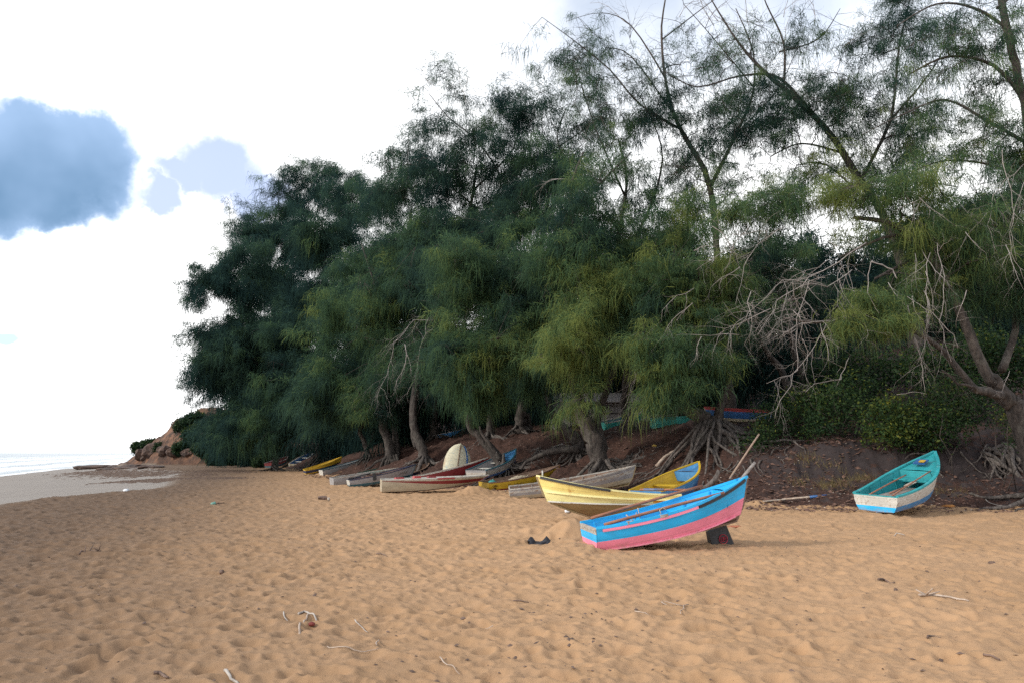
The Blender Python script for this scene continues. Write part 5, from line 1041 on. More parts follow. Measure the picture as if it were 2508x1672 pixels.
# --- the rest of the row
sk, sside, srot = boat('skiff', 'long cream skiff with a red bow wedge and white deck on the open sand', FITS['skiff'],
    ([(.10, .10), (.9, .12), (.93, .62), (.94, .80)], [cream, cream, maroon, cream, white]), cream, cream, white, transom=([], [cream]), thwarts=(), deck=.10, deckmat=white, railw=.10, keelmat=maroon)
for p, s, m in (((.75, -.25, .57), (.42, .30, .10), red), ((1.55, .1, .58), (.34, .34, .14), red), ((2.2, .05, .58), (.4, .3, .10), maroon)):
    q = MB(); q.box(p, s, (0, 0, .2), taper=.8); q.build('deck_patch', m, sk, False)
q = MB(); q.bar([Vector(sside(.5 + .16 * k / 8, .97, -1, -.03)) for k in range(9)], .07, .06); q.build('rail_patch', red, sk, False)
fb, fside, frot = boat('rowing_boat', 'yellow rowing boat with a dark red waterline and black scribbled lettering', FITS['b14'], ([(.24, .2), (.93, .94)], [maroon, yellow, maroon]), maroon, brown_in, brown_in, thwarts=(.25, .5, .72), deck=.78, deckmat=brown_in, seatmat=brown_in, transom=([(.24, 0)], [maroon, yellow]))
ink = simple('black_ink', (.03, .02, .01), (.07, .04, .02), 30)
q = MB()
def scrib(u0, t0, strokes, sc_):
    for st in strokes:
        q.tube([Vector(fside(u0 + x * sc_ * .25, t0 + y * sc_, -1, -.006)) for x, y in st], .011, 4)
scrib(.235, .50, [[(.3, .3), (.05, .35), (0, 0), (.1, -.3), (.35, -.25)], [(.5, .2), (.5, -.2), (.75, -.25), (.8, .25)], [(1.2, .2), (.95, .1), (1.0, -.2), (1.25, -.1), (1.25, .2), (1.25, -.6), (1.0, -.6)], [(1.45, .2), (1.55, -.2)], [(1.75, .25), (1.5, -.65)]], .42)
scrib(.03, .62, [[(.6, .3), (.1, .1), (.7, .05), (.15, -.2), (.7, -.2)], [(.2, -.6), (.55, -.5), (.3, -.75), (.6, -.7)], [(.1, -1.0), (.5, -.95)]], .42)
q.build('lettering', ink, fb)
boat('rowing_boat', 'worn white open boat with broken planks half hidden by the pale yellow boat', FITS['b15'], ([(.35, .3), (.62, .6), (.82, .8)], [cream, greyw, whiteold, greyw]), tan, brown_in, whiteold, thwarts=(.2, .45, .7), seatmat=grey_in, ribs=8, transom=([(.5, 0)], [cream, whiteold]))
boat('rowing_boat', 'blue boat with a yellow inside and a raised blue bow under the bare roots', FITS['b16'], ([(.5, .5)], [blue, sky_blue]), blue, yellow, yellow, thwarts=(.2, .45), deck=.74, deckmat=sky_blue, seatmat=yellow, railw=.07)
q = empty('oar', W(*z1(1100, 530), 23)); tag(q, 'wooden oar with a blue grip lying over the yellow boat', 'oar')
mb = MB(); a = Vector(W(*z1(1100, 533), 23)); c = Vector(W(*z1(1520, 535), 22.2)); mb.tube([Vector((0, 0, 0)), (c - a) * .5, c - a], .03, 8); mb.build('shaft', pole_w, q)
mb = MB(); mb.tube([(c - a) * .08, (c - a) * .48], .037, 8); mb.build('grip', blue, q)
boat('rowing_boat', 'dark red boat with a high bow right behind the cream skiff', FITS['b11'], ([], [maroon]), maroon, brown_in, whiteold, thwarts=(.3, .6), seatmat=brown_in)
boat('rowing_boat', 'white boat with a blue bow top and blue waterline behind the forked trunk', FITS['b13'], ([(.3, .2), (.75, .75)], [blue, whiteold, greyw]), blue, greyw, tealdk, thwarts=(.3, .6), deck=.7, deckmat=sky_blue, seatmat=white)
boat('rowing_boat', 'navy boat with a worn wooden rail pointing up at the curved trunk', FITS['b9'], ([], [navy]), navy, brown_in, brown_in, thwarts=(.3, .6), seatmat=brown_in)
gb_, gside, grot = boat('rowing_boat', 'boat with a pale grey bow, small dark lettering and a narrow white transom', FITS['b8'], ([(.45, .05)], [tealdk, greyw]), tealdk, brown_in, navy, thwarts=(.3, .6), seatmat=brown_in, transom=([(.4, 0)], [tealdk, white]))
q = MB()
for k in range(4):
    u = .76 + k * .032
    q.tube([Vector(gside(u, .36, -1, -.004)), Vector(gside(u + .004, .62, -1, -.004)), Vector(gside(u + .018, .62, -1, -.004)), Vector(gside(u + .016, .48, -1, -.004)), Vector(gside(u + .002, .48, -1, -.004))], .008, 4)
q.build('lettering', ink, gb_)
q = MB(); q.tube([(.05, -.3, .5), (.6, -.45, .6), (1.1, -.5, .62)], .035, 6); q.build('boom', black_p, gb_); q = MB(); q.box((.10, -.35, .50), (.22, .16, .14)); q.build('motor_cover', black_p, gb_, False); q = MB(); q.box((1.25, -.72, .45), (.16, .10, .36)); q.build('hanging_fender', black_p, gb_, False)
boat('rowing_boat', 'light grey-white boat with a pale rail just left of the grey-bowed boat', FITS['b7'], ([(.1, .1)], [maroon, greyw]), maroon, grey_in, whiteold, thwarts=(.2, .5), deck=.6, deckmat=green, seatmat=white)
boat('rowing_boat', 'dark green boat with a long low bow behind the grey-white boat', FITS['b6'], ([], [green]), green, green, green, thwarts=(.3, .6), seatmat=white)
boat('rowing_boat', 'boat with a pale blue transom and teal bow heaped with nets', FITS['b5'], ([(.5, .4)], [tealdk, sky_blue]), tealdk, brown_in, brown_in, thwarts=(.3, .55), deck=.68, deckmat=teal, seatmat=brown_in, transom=([(.3, 0)], [sky_blue, white]))
boat('rowing_boat', 'plain grey-white boat with a square white transom second past the yellow and blue one', FITS['b4'], ([(.12, .1)], [tealdk, greyw]), tealdk, greyw, tealdk, thwarts=(.3, .6), deck=.85, deckmat=cream, seatmat=greyw, transom=([], [white]))
boat('rowing_boat', 'small yellow boat with a broad dark blue band along its side', FITS['b3'], ([(.28, .05), (.80, .30)], [yellow, navy, yellow]), yellow, yellow, yellow, thwarts=(.4,), seatmat=yellow)
boat('rowing_boat', 'far blue and white boat nosing up the slope beside the tangled roots', FITS['b2'], ([(.45, .45), (.75, .7)], [blue, cream, sky_blue]), blue, blue, white, thwarts=(.3, .6), seatmat=white, transom=([(.5, 0)], [cyan, cream]))
boat('rowing_boat', 'farthest maroon boat with a dark teal bottom behind a thin trunk', FITS['b1'], ([(.4, .4)], [tealdk, maroon]), tealdk, maroon, greyw, thwarts=(.4,), seatmat=maroon)
def atp(dx, dy, dz=0.0):
    p = onray(dx, dy); return float(p[0]), float(p[1]), Hs(p[0], p[1]) + dz
def P_at(dx, dy, **k):
    x, y, z = atp(dx, dy); d = dict(L=3.6, B=1.35, D=.48, Db=.8, z=z - .02, pi=.05, ro=0, yaw=.5, X=x, Y=y); d.update(k); return d
boat('rowing_boat', 'red-rimmed blue boat on the upper bank right of the massive root tree', dict(L=3.0, B=1.35, D=.55, Db=.75, z=Hs(11.6, 36) - .05, pi=.02, ro=.03, yaw=2.75, X=11.7, Y=36.0), ([(.25, .2), (.8, .8)], [cream, blue, red]), cream, brown_in, red, thwarts=(.3, .6), deck=.55, deckmat=red, seatmat=red, transom=([(.15, 0), (.8, 0)], [blue, blue, red]), sterndeck=.4)
boat('rowing_boat', 'small teal boat with a white rim lying in front of the reed hut', P_at(*z6(832, 398), L=2.6, B=1.2, D=.42, Db=.75, yaw=.35, pi=.12, ro=.1), ([], [turq]), turq, tealdk, whiteold, thwarts=(.4,), seatmat=tealdk)
boat('rowing_boat', 'long turquoise hull half hidden behind hanging green foliage', P_at(*z6(1285, 392), L=3.9, B=1.3, D=.55, Db=.8, yaw=.12, pi=.02), ([], [turq]), turq, brown_in, turq, thwarts=(.4, .6), seatmat=brown_in)
boat('rowing_boat', 'bright blue bow poking out on the bank above the upright hull', P_at(*z2(1640, 128), L=3.0, B=1.2, D=.3, Db=.85, yaw=.15, pi=.05, sheer=1.2), ([], [sky_blue]), blue, blue, greyw, thwarts=(.3,), seatmat=blue)
boat('rowing_boat', 'pale weathered boat lying among the dark trunks on the upper bank', P_at(*z2(1345, 125), L=4.2, B=1.3, D=.4, Db=.7, yaw=.1, pi=.03), ([(.5, .5)], [greyw, whiteold]), greyw, grey_in, whiteold, thwarts=(.4,), seatmat=grey_in)

# --- hull standing on end, bottom towards the sea
ux, uy, uz = atp(*z2(1830, 425)); up_ = empty('upturned_hull', (W(*z2(1830, 395), 42.5)[0], 42.5, Hs(W(*z2(1830, 395), 42.5)[0], 42.5) - .25)); tag(up_, 'worn cream boat bottom standing on end behind the dark red boat', 'boat', 'small boats pulled up along the bank')
up_.rotation_euler = (math.radians(-14), math.radians(11), .25)
Hh_ = 2.1; hw = .74; n = 18; mb = MB(); vs = []; m_ = 11
for i in range(n + 1):
    t = i / n; w_h = hw * (1 - max(0, (t - .35) / .65) ** 2.4) ** .55 if t > .35 else hw * (.92 + .08 * t / .35)
    w_h = max(w_h, .03)
    for k in range(m_):
        f = -1 + 2 * k / (m_ - 1); vs.append((f * w_h, -.26 * (1 - f * f) ** .8 * (1 - .5 * t ** 3), t * Hh_))
fs = [(i * m_ + k, i * m_ + k + 1, (i + 1) * m_ + k + 1, (i + 1) * m_ + k) for i in range(n) for k in range(m_ - 1)]
mb.add(vs, fs)
off2 = len(vs); vs2 = [(x * .95, y + .05 + .02, z) for x, y, z in vs]; mb.add(vs2, [f[::-1] for f in fs])
mb.build('hull', paint('flaked_cream', (.66, .62, .46), .55, (.36, .46, .46), .7, 2.5, rust=.8), up_)
for nm, f, w, m in (('keel', -.02, .05, brown_in), ('side_stripe', .66, .07, blue)):
    q = MB(); pts = []
    for i in range(n):
        t = i / n; w_h = hw * (1 - max(0, (t - .35) / .65) ** 2.4) ** .55 if t > .35 else hw * (.92 + .08 * t / .35)
        pts.append(Vector((f * w_h, -.26 * (1 - f * f) ** .8 * (1 - .5 * t ** 3) - .012, t * Hh_)))
    q.bar(pts, w, .03, upv=(0, -1, 0)); q.build(nm, m, up_, False)

# ---------------------------------------------------------------- reed hut
hx, hy, hz = atp(*z6(930, 372)); print('HUT', hx, hy, hz); hut = empty('reed_hut', (hx, hy + 1.2, hz)); tag(hut, 'low grey reed hut with horizontal battens half hidden by foliage', 'hut')
hut.rotation_euler = (0, 0, .06)
def reedmat():
    m, nb = newmat('grey_reed'); tc = nb.new('ShaderNodeTexCoord').outputs['Object']
    mp = nb.new('ShaderNodeMapping', Vector=tc); mp.inputs['Scale'].default_value = (14, 14, .4)
    n = nb.noise(mp.outputs[0], 3.2, 5, .7)
    p = nb.new('ShaderNodeBsdfPrincipled', **{'Base Color': nb.mixc(nb.ss(n, .32, .68), (.11, .095, .09, 1), (.42, .37, .35, 1)), 'Roughness': .9}); finish(nb, p.outputs[0]); return m
REED = reedmat(); rr_ = random.Random(3)
mb = MB(); x = -3.2
while x < 4.2:
    w = rr_.uniform(.05, .08); h = 1.55 + rr_.uniform(-.07, .07); mb.box((x + w / 2, rr_.uniform(-.012, .012), h / 2), (w * .94, .03, h), (0, rr_.uniform(-.012, .012), 0)); x += w
mb.build('front_wall', REED, hut, False)
for zz_ in (.42, .88, 1.34):
    q = MB(); q.tube([(-3.25, -.04, zz_ + rr_.uniform(-.03, .03)), (0, -.045, zz_), (4.25, -.04, zz_ + rr_.uniform(-.03, .03))], .025, 6); q.build('batten', BARK_DARK, hut)
for xx in (-3.2, 4.2):
    q = MB(); q.box((xx, 1.5, .75), (.05, 3.0, 1.5)); q.build('side_wall', REED, hut, False)
q = MB(); q.add([(-3.5, -.3, 1.6), (4.5, -.3, 1.6), (4.5, 1.5, 2.25), (-3.5, 1.5, 2.25), (4.5, 3.3, 1.6), (-3.5, 3.3, 1.6)] + [(-3.5, -.3, 1.52), (4.5, -.3, 1.52), (4.5, 1.5, 2.16), (-3.5, 1.5, 2.16), (4.5, 3.3, 1.52), (-3.5, 3.3, 1.52)], [(0, 1, 2, 3), (3, 2, 4, 5), (6, 9, 8, 7), (9, 11, 10, 8), (0, 6, 7, 1), (5, 4, 10, 11)]); q.build('roof', REED, hut, False)
sx1 = atp(*z6(480, 400)); o = empty('reed_screen', (sx1[0], sx1[1] + .8, sx1[2])); tag(o, 'leaning grey reed panel left of the old leaning trunk', 'screen')
mb = MB(); x = -.55
while x < .55:
    w = rr_.uniform(.05, .08); mb.box((x + w / 2, 0, .85), (w * .94, .03, 1.7 + rr_.uniform(-.1, .1)), (-.15, .05, 0)); x += w
mb.build('panel', REED, o, False)

# ---------------------------------------------------------------- rocks below the headland and weed on the wet sand
rockm = simple('wet_rock', (.03, .02, .018), (.115, .068, .05), 1.5, .85, .8)
rs = np.random.RandomState(9)
def rock(x, y, rx, ry, rz, seed):
    n1_, n2_ = 9, 16; V = []
    for i in range(n1_):
        ph = math.pi * i / (n1_ - 1)
        for k in range(n2_):
            a = 2 * math.pi * k / n2_; V.append((math.sin(ph) * math.cos(a), math.sin(ph) * math.sin(a), math.cos(ph)))
    V = np.array(V); d = 1 + .55 * fbm(V[:, 0] * 1.7 + seed * 7.7 + V[:, 2], V[:, 1] * 1.7 - seed * 3.1 + V[:, 2], seed, 4)
    V = V * d[:, None]; V[:, 2] = np.sign(V[:, 2]) * np.abs(V[:, 2]) ** .7; V = V * np.array([rx, ry, rz])
    mb = MB(); mb.add(V, [(i * n2_ + k, i * n2_ + (k + 1) % n2_, (i + 1) * n2_ + (k + 1) % n2_, (i + 1) * n2_ + k)[::-1] for i in range(n1_ - 1) for k in range(n2_)])
    o = mb.build('rock', rockm, None, False); o.location = (x, y, Hs(x, y)); o.rotation_euler = (0, 0, rs.rand() * 6); return o
RK = [(212, 1076, 3.0, .5), (235, 1070, 3.2, .8), (262, 1066, 3.0, 1.1), (285, 1058, 3.0, 1.4), (310, 1050, 2.6, 1.2), (330, 1056, 2.2, 1.1), (350, 1048, 2.2, 1.2), (375, 1052, 1.8, .9), (300, 1072, 2.4, .35), (340, 1074, 2.2, .3), (400, 1058, 1.6, .8), (425, 1060, 1.4, .6), (280, 1076, 2.4, .25), (250, 1078, 2.0, .25)]
RL = ['outermost low rock where the headland meets the surf', 'second rock in from the tip of the headland', 'third rock in from the tip with a rounded back', 'tall dark rock midway along the headland foot', 'high rock under the dark headland bush', 'block below the gap between the headland bushes', 'rock at the foot of the red slope', 'smaller block on the red slope right of the tall rocks', 'flat shelf of rock in front of the tall rocks', 'flat shelf of rock under the small round bush', 'pale block below the long dark bush', 'last small block where rocks give way to sand', 'low flat rock on the wet sand left of the shelf', 'thin flat rock on the wet sand nearest the surf']
for k, (dx, dy, sz, hz_) in enumerate(RK):
    p = onray(dx, dy); o = rock(p[0], p[1] + 1, sz, sz * .7, hz_, k + 2); tag(o, RL[k], 'rock', 'rocks at the headland foot')
weedm = simple('sea_weed', (.05, .028, .02), (.14, .085, .055), 6, .9, .8)
def patch(name, label, pts, h, seed, kind=None, cat=None, mat=weedm):
    """thin heap of weed following the sand: grid of bumps clipped to a ragged outline"""
    P = np.array([onray(*p)[:2] for p in pts]); r2 = np.random.RandomState(seed); V = []; Fc = []
    n = 1500
    for k in range(n):
        t = r2.rand() * (len(P) - 1); i = int(t); f = t - i; c = P[i] * (1 - f) + P[i + 1] * f
        w = .22 * np.linalg.norm(P[-1] - P[0]) / len(P) + .25
        c = c + r2.randn(2) * np.array([w, w * 1.4]); z = Hs(c[0], c[1]); s = .14 + .40 * r2.rand(); a = r2.rand() * 6.28
        o = len(V); hh = h * r2.rand()
        for q in range(5): V.append((c[0] + math.cos(a + q * 1.257) * s * (.6 + .6 * r2.rand()), c[1] + math.sin(a + q * 1.257) * s * (.6 + .6 * r2.rand()), z - .02))
        V.append((c[0], c[1], z + hh + .01)); Fc += [(o + q, o + (q + 1) % 5, o + 5) for q in range(5)]
    mb = MB(); mb.add(V, Fc); o = mb.build(name, mat, None, False); return tag(o, label, cat, None, kind)
patch('seaweed', 'dark band of beached weed and flat rock across the wet sand', [(255, 1107), (300, 1104), (345, 1102), (400, 1101), (450, 1098), (490, 1097), (530, 1098)], .05, 3, 'stuff', 'seaweed')
patch('seaweed', 'thin line of weed on the wet sand below the headland', [(200, 1082), (240, 1084), (290, 1086), (330, 1088), (380, 1089)], .05, 4, 'stuff', 'seaweed')
patch('seaweed', 'scattered weed clumps on the dry sand before the creeper patch', [(455, 1092), (470, 1082), (500, 1078), (520, 1080), (560, 1085)], .06, 5, 'stuff', 'seaweed')

# ---------------------------------------------------------------- things lying on the sand
drift = simple('driftwood', (.26, .19, .145), (.50, .41, .34), 7)
driftdk = simple('dark_driftwood', (.07, .045, .035), (.20, .13, .10), 7)
def stick(label, pts, r, mat=drift, lift=.012, twigs=0, seed=0, cat='stick'):
    P = [np.array(atp(*p)) for p in pts]; o = empty('driftwood_stick', P[0]); tag(o, label, cat, 'sticks lying on the sand')
    rg = random.Random(seed); mb = MB(); Q = []
    for a, c in zip(P[:-1], P[1:]):
        for k in range(4): Q.append(a + (c - a) * k / 4 + np.array([rg.gauss(0, 1), rg.gauss(0, 1), 0]) * .035 * np.linalg.norm(c - a) + np.array([0, 0, lift]))
    Q.append(P[-1] + np.array([0, 0, lift])); Q = [q - P[0] for q in Q]
    for q in Q: q[2] += (float(H(np.array([q[0] + P[0][0]]), np.array([q[1] + P[0][1]]), True)[0]) - (q[2] + P[0][2] - lift))
    z = [q[2] for q in Q]
    for i in range(1, len(Q) - 1): Q[i][2] = max(z[i], .5 * (z[i - 1] + z[i + 1]))
    mb.tube(Q, [r * .8 * (1 - .5 * i / len(Q)) for i in range(len(Q))], 7, flute=.08)
    for t in range(twigs):
        i = rg.randrange(1, len(Q) - 1); e = Q[i] + np.array([rg.gauss(0, .12), rg.gauss(0, .10), rg.uniform(.03, .12)]); mb.tube([Q[i], e], [r * .6, r * .3], 5)
    mb.build('stem', mat, o)
def z7(x, y): return (x / 1.8756) / K, (1300 + y / 1.8756) / K
def z8(x, y): return (1254 + x / 1.8756) / K, (1300 + y / 1.8756) / K
white_d = simple('bleached_wood', (.24, .205, .185), (.46, .42, .38), 7)
stick('bleached forked stick like a bent T in the lower middle', [z7(1372, 466), z7(1400, 410), z7(1420, 395)], .016, drift)
stick('white curved bark strip across the top of the bent stick', [z7(1370, 378), z7(1400, 374), z7(1430, 390), z7(1455, 408)], .018, white_d)
stick('short white sliver left of the bent stick', [z7(1300, 380), z7(1325, 402)], .010, white_d)
stick('pale thin twig right of the bent stick', [z7(1628, 412), z7(1655, 435), z7(1688, 462)], .008, white_d)
stick('pale stick cut by the bottom edge of the picture', [z7(1032, 655), z7(1065, 678), z7(1110, 706)], .018, white_d)
stick('stubby brown stick near the bottom left of the pale one', [z7(705, 657), z7(735, 662), z7(772, 678)], .020, driftdk)
stick('small pale stick right of centre near the bent stick', [z7(2180, 440), z7(2265, 452)], .010, drift)
stick('long thin pale twig arcing among dark weed bits', [z7(1500, 552), z7(1560, 568), z7(1650, 567), z7(1740, 566)], .007, drift)
stick('short upright-looking pale twig above the arcing one', [z7(1727, 535), z7(1740, 505)], .010, drift)
stick('pale twig at lower right of the arcing one', [z7(2018, 604), z7(2060, 620), z7(2110, 642)], .008, drift)
stick('dark straight twig left of the pink boat', [z7(1727, 102), z7(1778, 116)], .016, driftdk)
stick('branching dead twig standing out at the far left', [z7(362, 105), z7(410, 96), z7(460, 102)], .018, driftdk, twigs=5, seed=4)
stick('long knobbly branch lying at the lower right', [z8(1868, 312), z8(1930, 312), z8(2010, 320), z8(2100, 333)], .022, drift, twigs=3, seed=6)
stick('dark brown stick above the long knobbly branch', [z8(1682, 234), z8(1712, 232), z8(1758, 246)], .022, driftdk)
stick('greyish forked twig below the pink boat', [z8(680, 330), z8(740, 334), z8(800, 335), z8(775, 385)], .010, drift, twigs=1, seed=2)
stick('thin grey twig left of the forked one', [z8(560, 368), z8(628, 388)], .009, drift)
stick('dark twig at the left of the lower right sand', [z8(0, 318), z8(78, 322)], .012, driftdk)
stick('pale straight stick right of the pink bow', [z8(1730, 26), z8(1770, 24), z8(1805, 28)], .016, white_d)
stick('weathered reddish twig at the far right', [z8(1905, 503), z8(1940, 492), z8(1970, 496)], .014, driftdk)
stick('dark curved twig at the right edge of the sand', [z8(2165, 572), z8(2200, 574), z8(2240, 590)], .016, driftdk)
stick('bare pale stick on the earth right of the teal boat', [z4(1980, 1250), z4(2100, 1285), z4(2265, 1315)], .018, white_d)
stick('broken grey plank on the root-strewn earth in the middle', [z3(1120, 480), z3(1200, 440), z3(1310, 380)], .07, white_d)
# oar on the ground right of the pink boat
a = Vector(atp(*z1(2112, 642), .05)); c = Vector(atp(*z4(620, 1222), .08)); o = empty('oar', a); tag(o, 'pale oar with a blue wrapped shaft on the sand beneath the shrubs', 'oar')
d = c - a; mb = MB(); mb.tube([d * .25, d * .6, d], .032, 8); mb.build('shaft', drift, o); mb = MB(); mb.bar([Vector((0, 0, 0)), d * .12, d * .28], .17, .025); mb.build('blade', whiteold, o, False); mb = MB(); mb.tube([d * .60, d * .82], .042, 8); mb.build('wrap', blue, o)
o = stick('grey forked log poking out of the roots left of the massive trunk', [z6(1310, 745), z6(1400, 690), z6(1480, 640)], .10, drift, .15)
# cloth, box, bag, bits
x, y, z = atp(*z1(280, 968)); mb = MB(); rg = random.Random(5); n = 14; vs = []
for i in range(n):
    for k in range(7):
        fx = i / (n - 1) - .5; fy = k / 6 - .5; wv = .55 + .45 * abs(math.sin(i * .62 + 1)); vs.append((fx * .46 + .03 * math.sin(k * 2.1), fy * .30 * wv * (1 - 1.9 * fx * fx) + .05 * math.sin(i * .8), .012 + .10 * max(0, math.sin(i * .75 + .4)) ** 2 * (1 - abs(fy) * 1.8) + .015 * rg.random() - .05 * (abs(fy) > .45)))
mb.add(vs, [(i * 7 + k, (i + 1) * 7 + k, (i + 1) * 7 + k + 1, i * 7 + k + 1) for i in range(n - 1) for k in range(6)])
o = mb.build('cloth', simple('black_cloth', (.012, .012, .016), (.04, .04, .05), 20), None); o.location = (x, y, z); tag(o, 'crumpled black rag on the sand left of the pink boat', 'rag')
x, y, z = atp(*z2(678, 655)); o = empty('burnt_log', (x, y, z)); tag(o, 'dark brown charred log stub on the sand before the cream skiff', 'log')
mb = MB(); mb.tube([(-.17, 0, .07), (-.05, .02, .08), (.07, 0, .07), (.16, .02, .07)], [.07, .085, .09, .075], 9, flute=.2, seed=2); mb.build('body', driftdk, o, False); 
x, y, z = atp(*z2(725, 660)); o = empty('plastic_cup', (x + .02, y, z)); tag(o, 'small white cup standing beside the charred log', 'cup'); mb = MB(); mb.tube([(0, 0, 0), (0, 0, .11)], [.03, .042], 12); mb.build('body', white, o); mb = MB(); mb.tube([(math.cos(a) * .043, math.sin(a) * .043, .11) for a in [k * math.pi / 8 for k in range(17)]], .007, 5); mb.build('rim', white, o)
def lump(name, label, cat, p, size, mat, seed):
    x, y, z = atp(*p); V = []; r2 = np.random.RandomState(seed)
    for i in range(7):
        ph = math.pi * i / 6
        for k in range(10): V.append((math.sin(ph) * math.cos(k * .628), math.sin(ph) * math.sin(k * .628), math.cos(ph)))
    V = np.array(V); V = V * (1 + .7 * fbm(V[:, 0] * 2 + seed, V[:, 1] * 2 + V[:, 2], seed, 3))[:, None] * np.array(size)
    mb = MB(); mb.add(V, [(i * 10 + k, i * 10 + (k + 1) % 10, (i + 1) * 10 + (k + 1) % 10, (i + 1) * 10 + k)[::-1] for i in range(6) for k in range(10)])
    o = mb.build(name, mat, None); o.location = (x, y, z + size[2] * .5); tag(o, label, cat)
plw = simple('crumpled_plastic', (.55, .58, .62), (.8, .82, .85), 10, .35)
def z5(x, y): return (x / 3.36) / K, (960 + y / 3.36) / K
lump('plastic_bag', 'white plastic bag at the edge of the wet sand', 'bag', z5(1040, 820), (.14, .12, .10), plw, 3)
lump('plastic_bag', 'turquoise plastic scrap on the sand at the left', 'bag', z5(1755, 925), (.085, .07, .07), turq, 4)
stick('dark stick beside the turquoise plastic scrap', [z5(1775, 920), z5(1845, 912)], .03, driftdk)
lump('plastic_bag', 'crumpled silver wrapper left of the pale yellow hull', 'wrapper', z1(503, 716), (.09, .07, .06), plw, 5)
lump('plastic_bag', 'yellow scrap on the brown earth between the two big trunks', 'scrap', z6(1295, 545), (.12, .08, .05), yellow, 6)
lump('plastic_bag', 'orange scrap on the earth right of the teal boat', 'scrap', z4(1640, 1320), (.20, .12, .05), simple('orange_scrap', (.30, .12, .03), (.45, .2, .05), 9), 7)
lump('plastic_bag', 'pale paper scrap at the foot of the forked trunk', 'scrap', z3(610, 745), (.10, .08, .16), plw, 8)
lump('stone', 'dark red pebble alone on the sand at the far right', 'stone', z8(2203, 152), (.06, .045, .03), driftdk, 9)
lump('stone', 'black lump of weed alone on the sand at the left middle', 'weed', z7(1017, 192), (.035, .03, .028), driftdk, 10)
lump('stone', 'dark upright bark stub above the long knobbly branch', 'bark', z8(1765, 290), (.028, .025, .05), driftdk, 11)
lump('stone', 'dark red weed ball beside the bent stick', 'weed', z7(1432, 433), (.035, .03, .022), simple('red_weed', (.10, .015, .015), (.2, .04, .03), 9), 12)
lump('plastic_bag', 'red plank end under the bow of the pink boat', 'scrap', ((1700 + 1950 / 19.6) / K, (1270 + 410 / 19.6) / K), (.16, .08, .03), simple('red_plank', (.28, .08, .04), (.42, .15, .08), 9), 13)
# countless small bits
def bits(name, label, fn, n, s0, s1, mat, seed):
    r2 = np.random.RandomState(seed); X, Y_ = fn(r2, n); Z = H(X, Y_, True); n = len(X)
    a = r2.rand(n) * 6.28; L = s0 + (s1 - s0) * r2.rand(n) ** 3; w = L * (.15 + .5 * r2.rand(n))
    dx, dy = np.cos(a), np.sin(a); V = []
    c = np.stack([X, Y_, Z + .004], 1); u = np.stack([dx, dy, r2.randn(n) * .2], 1) * L[:, None]; v = np.stack([-dy, dx, r2.randn(n) * .25], 1) * w[:, None]; t = np.array([0, 0, 1.0]) * (w * .8)[:, None]
    V = np.stack([c - u, c + v, c + u, c - v, c + t], 1).reshape(-1, 3); o = np.arange(n)[:, None] * 5
    FL = (o + np.array([0, 3, 4, 3, 2, 4, 2, 1, 4, 1, 0, 4])).ravel()
    q = npmesh(name, V, FL, np.full(n * 4, 3), mat); return tag(q, label, name.replace('_', ' '), None, 'stuff')
def near_sand(r2, n):
    th_ = (r2.rand(n) - .5) * 1.25; r_ = 5 + 20 * r2.rand(n) ** 1.6; x = r_ * np.sin(th_); y = r_ * np.cos(th_)
    k = (fbm(x * .5, y * .5, 51, 3) > .06) | (r2.rand(n) < .22); s, _, _ = bank(x, y); k &= s < -.5; return x[k], y[k]
bits('beach_litter', 'small dark bark and weed bits scattered over the sand', near_sand, 3600, .006, .042, driftdk, 1)
def bank_area(r2, n):
    t = r2.rand(n) * 7 + 2; i = t.astype(int); f = (t - i)[:, None]; p = TOE[i] * (1 - f) + TOE[i + 1] * f
    d = TOE[i + 1] - TOE[i]; nrm_ = np.stack([d[:, 1], -d[:, 0]], 1); nrm_ /= np.linalg.norm(nrm_, axis=1)[:, None]
    p = p + nrm_ * (r2.rand(n, 1) ** 1.3 * 12 - 1.2); return p[:, 0], p[:, 1]
bits('fallen_twigs', 'fallen twigs and brown needles littering the earth bank', bank_area, 16000, .02, .15, simple('twig_litter', (.06, .03, .022), (.20, .11, .08), 3), 2)
bits('leaf_litter', 'pale dead leaves and scraps littering the earth bank', bank_area, 2200, .015, .06, simple('pale_litter', (.30, .22, .17), (.60, .52, .45), 3), 3)
# dry grass tufts left of the teal boat
r2 = np.random.RandomState(4); V = []; Fc = []; Hu = []
for cx, cy in [(430, 1130), (500, 1110), (540, 1150), (600, 1120), (640, 1150), (690, 1110), (800, 1060), (850, 1070), (760, 1090), (230, 1090), (330, 900), (270, 870), (560, 960), (1500, 1180), (1750, 1200)]:
    x, y, z = atp(*z4(cx, cy))
    for k in range(38):
        bx_ = x + r2.randn() * .22; by_ = y + r2.randn() * .15; h = .12 + .22 * r2.rand(); e = r2.randn(2) * .12; o_ = len(V); zz_ = Hs(bx_, by_)
        V += [(bx_ - .006, by_, zz_), (bx_ + .006, by_, zz_), (bx_ + e[0], by_ + e[1], zz_ + h)]; Fc.append((o_, o_ + 1, o_ + 2))
mb = MB(); mb.add(V, Fc); o = mb.build('dry_grass', simple('straw', (.10, .075, .025), (.22, .165, .06), 5), None, False); tag(o, 'dry yellow grass tufts on the earth beside the teal boat', 'grass', None, 'stuff')
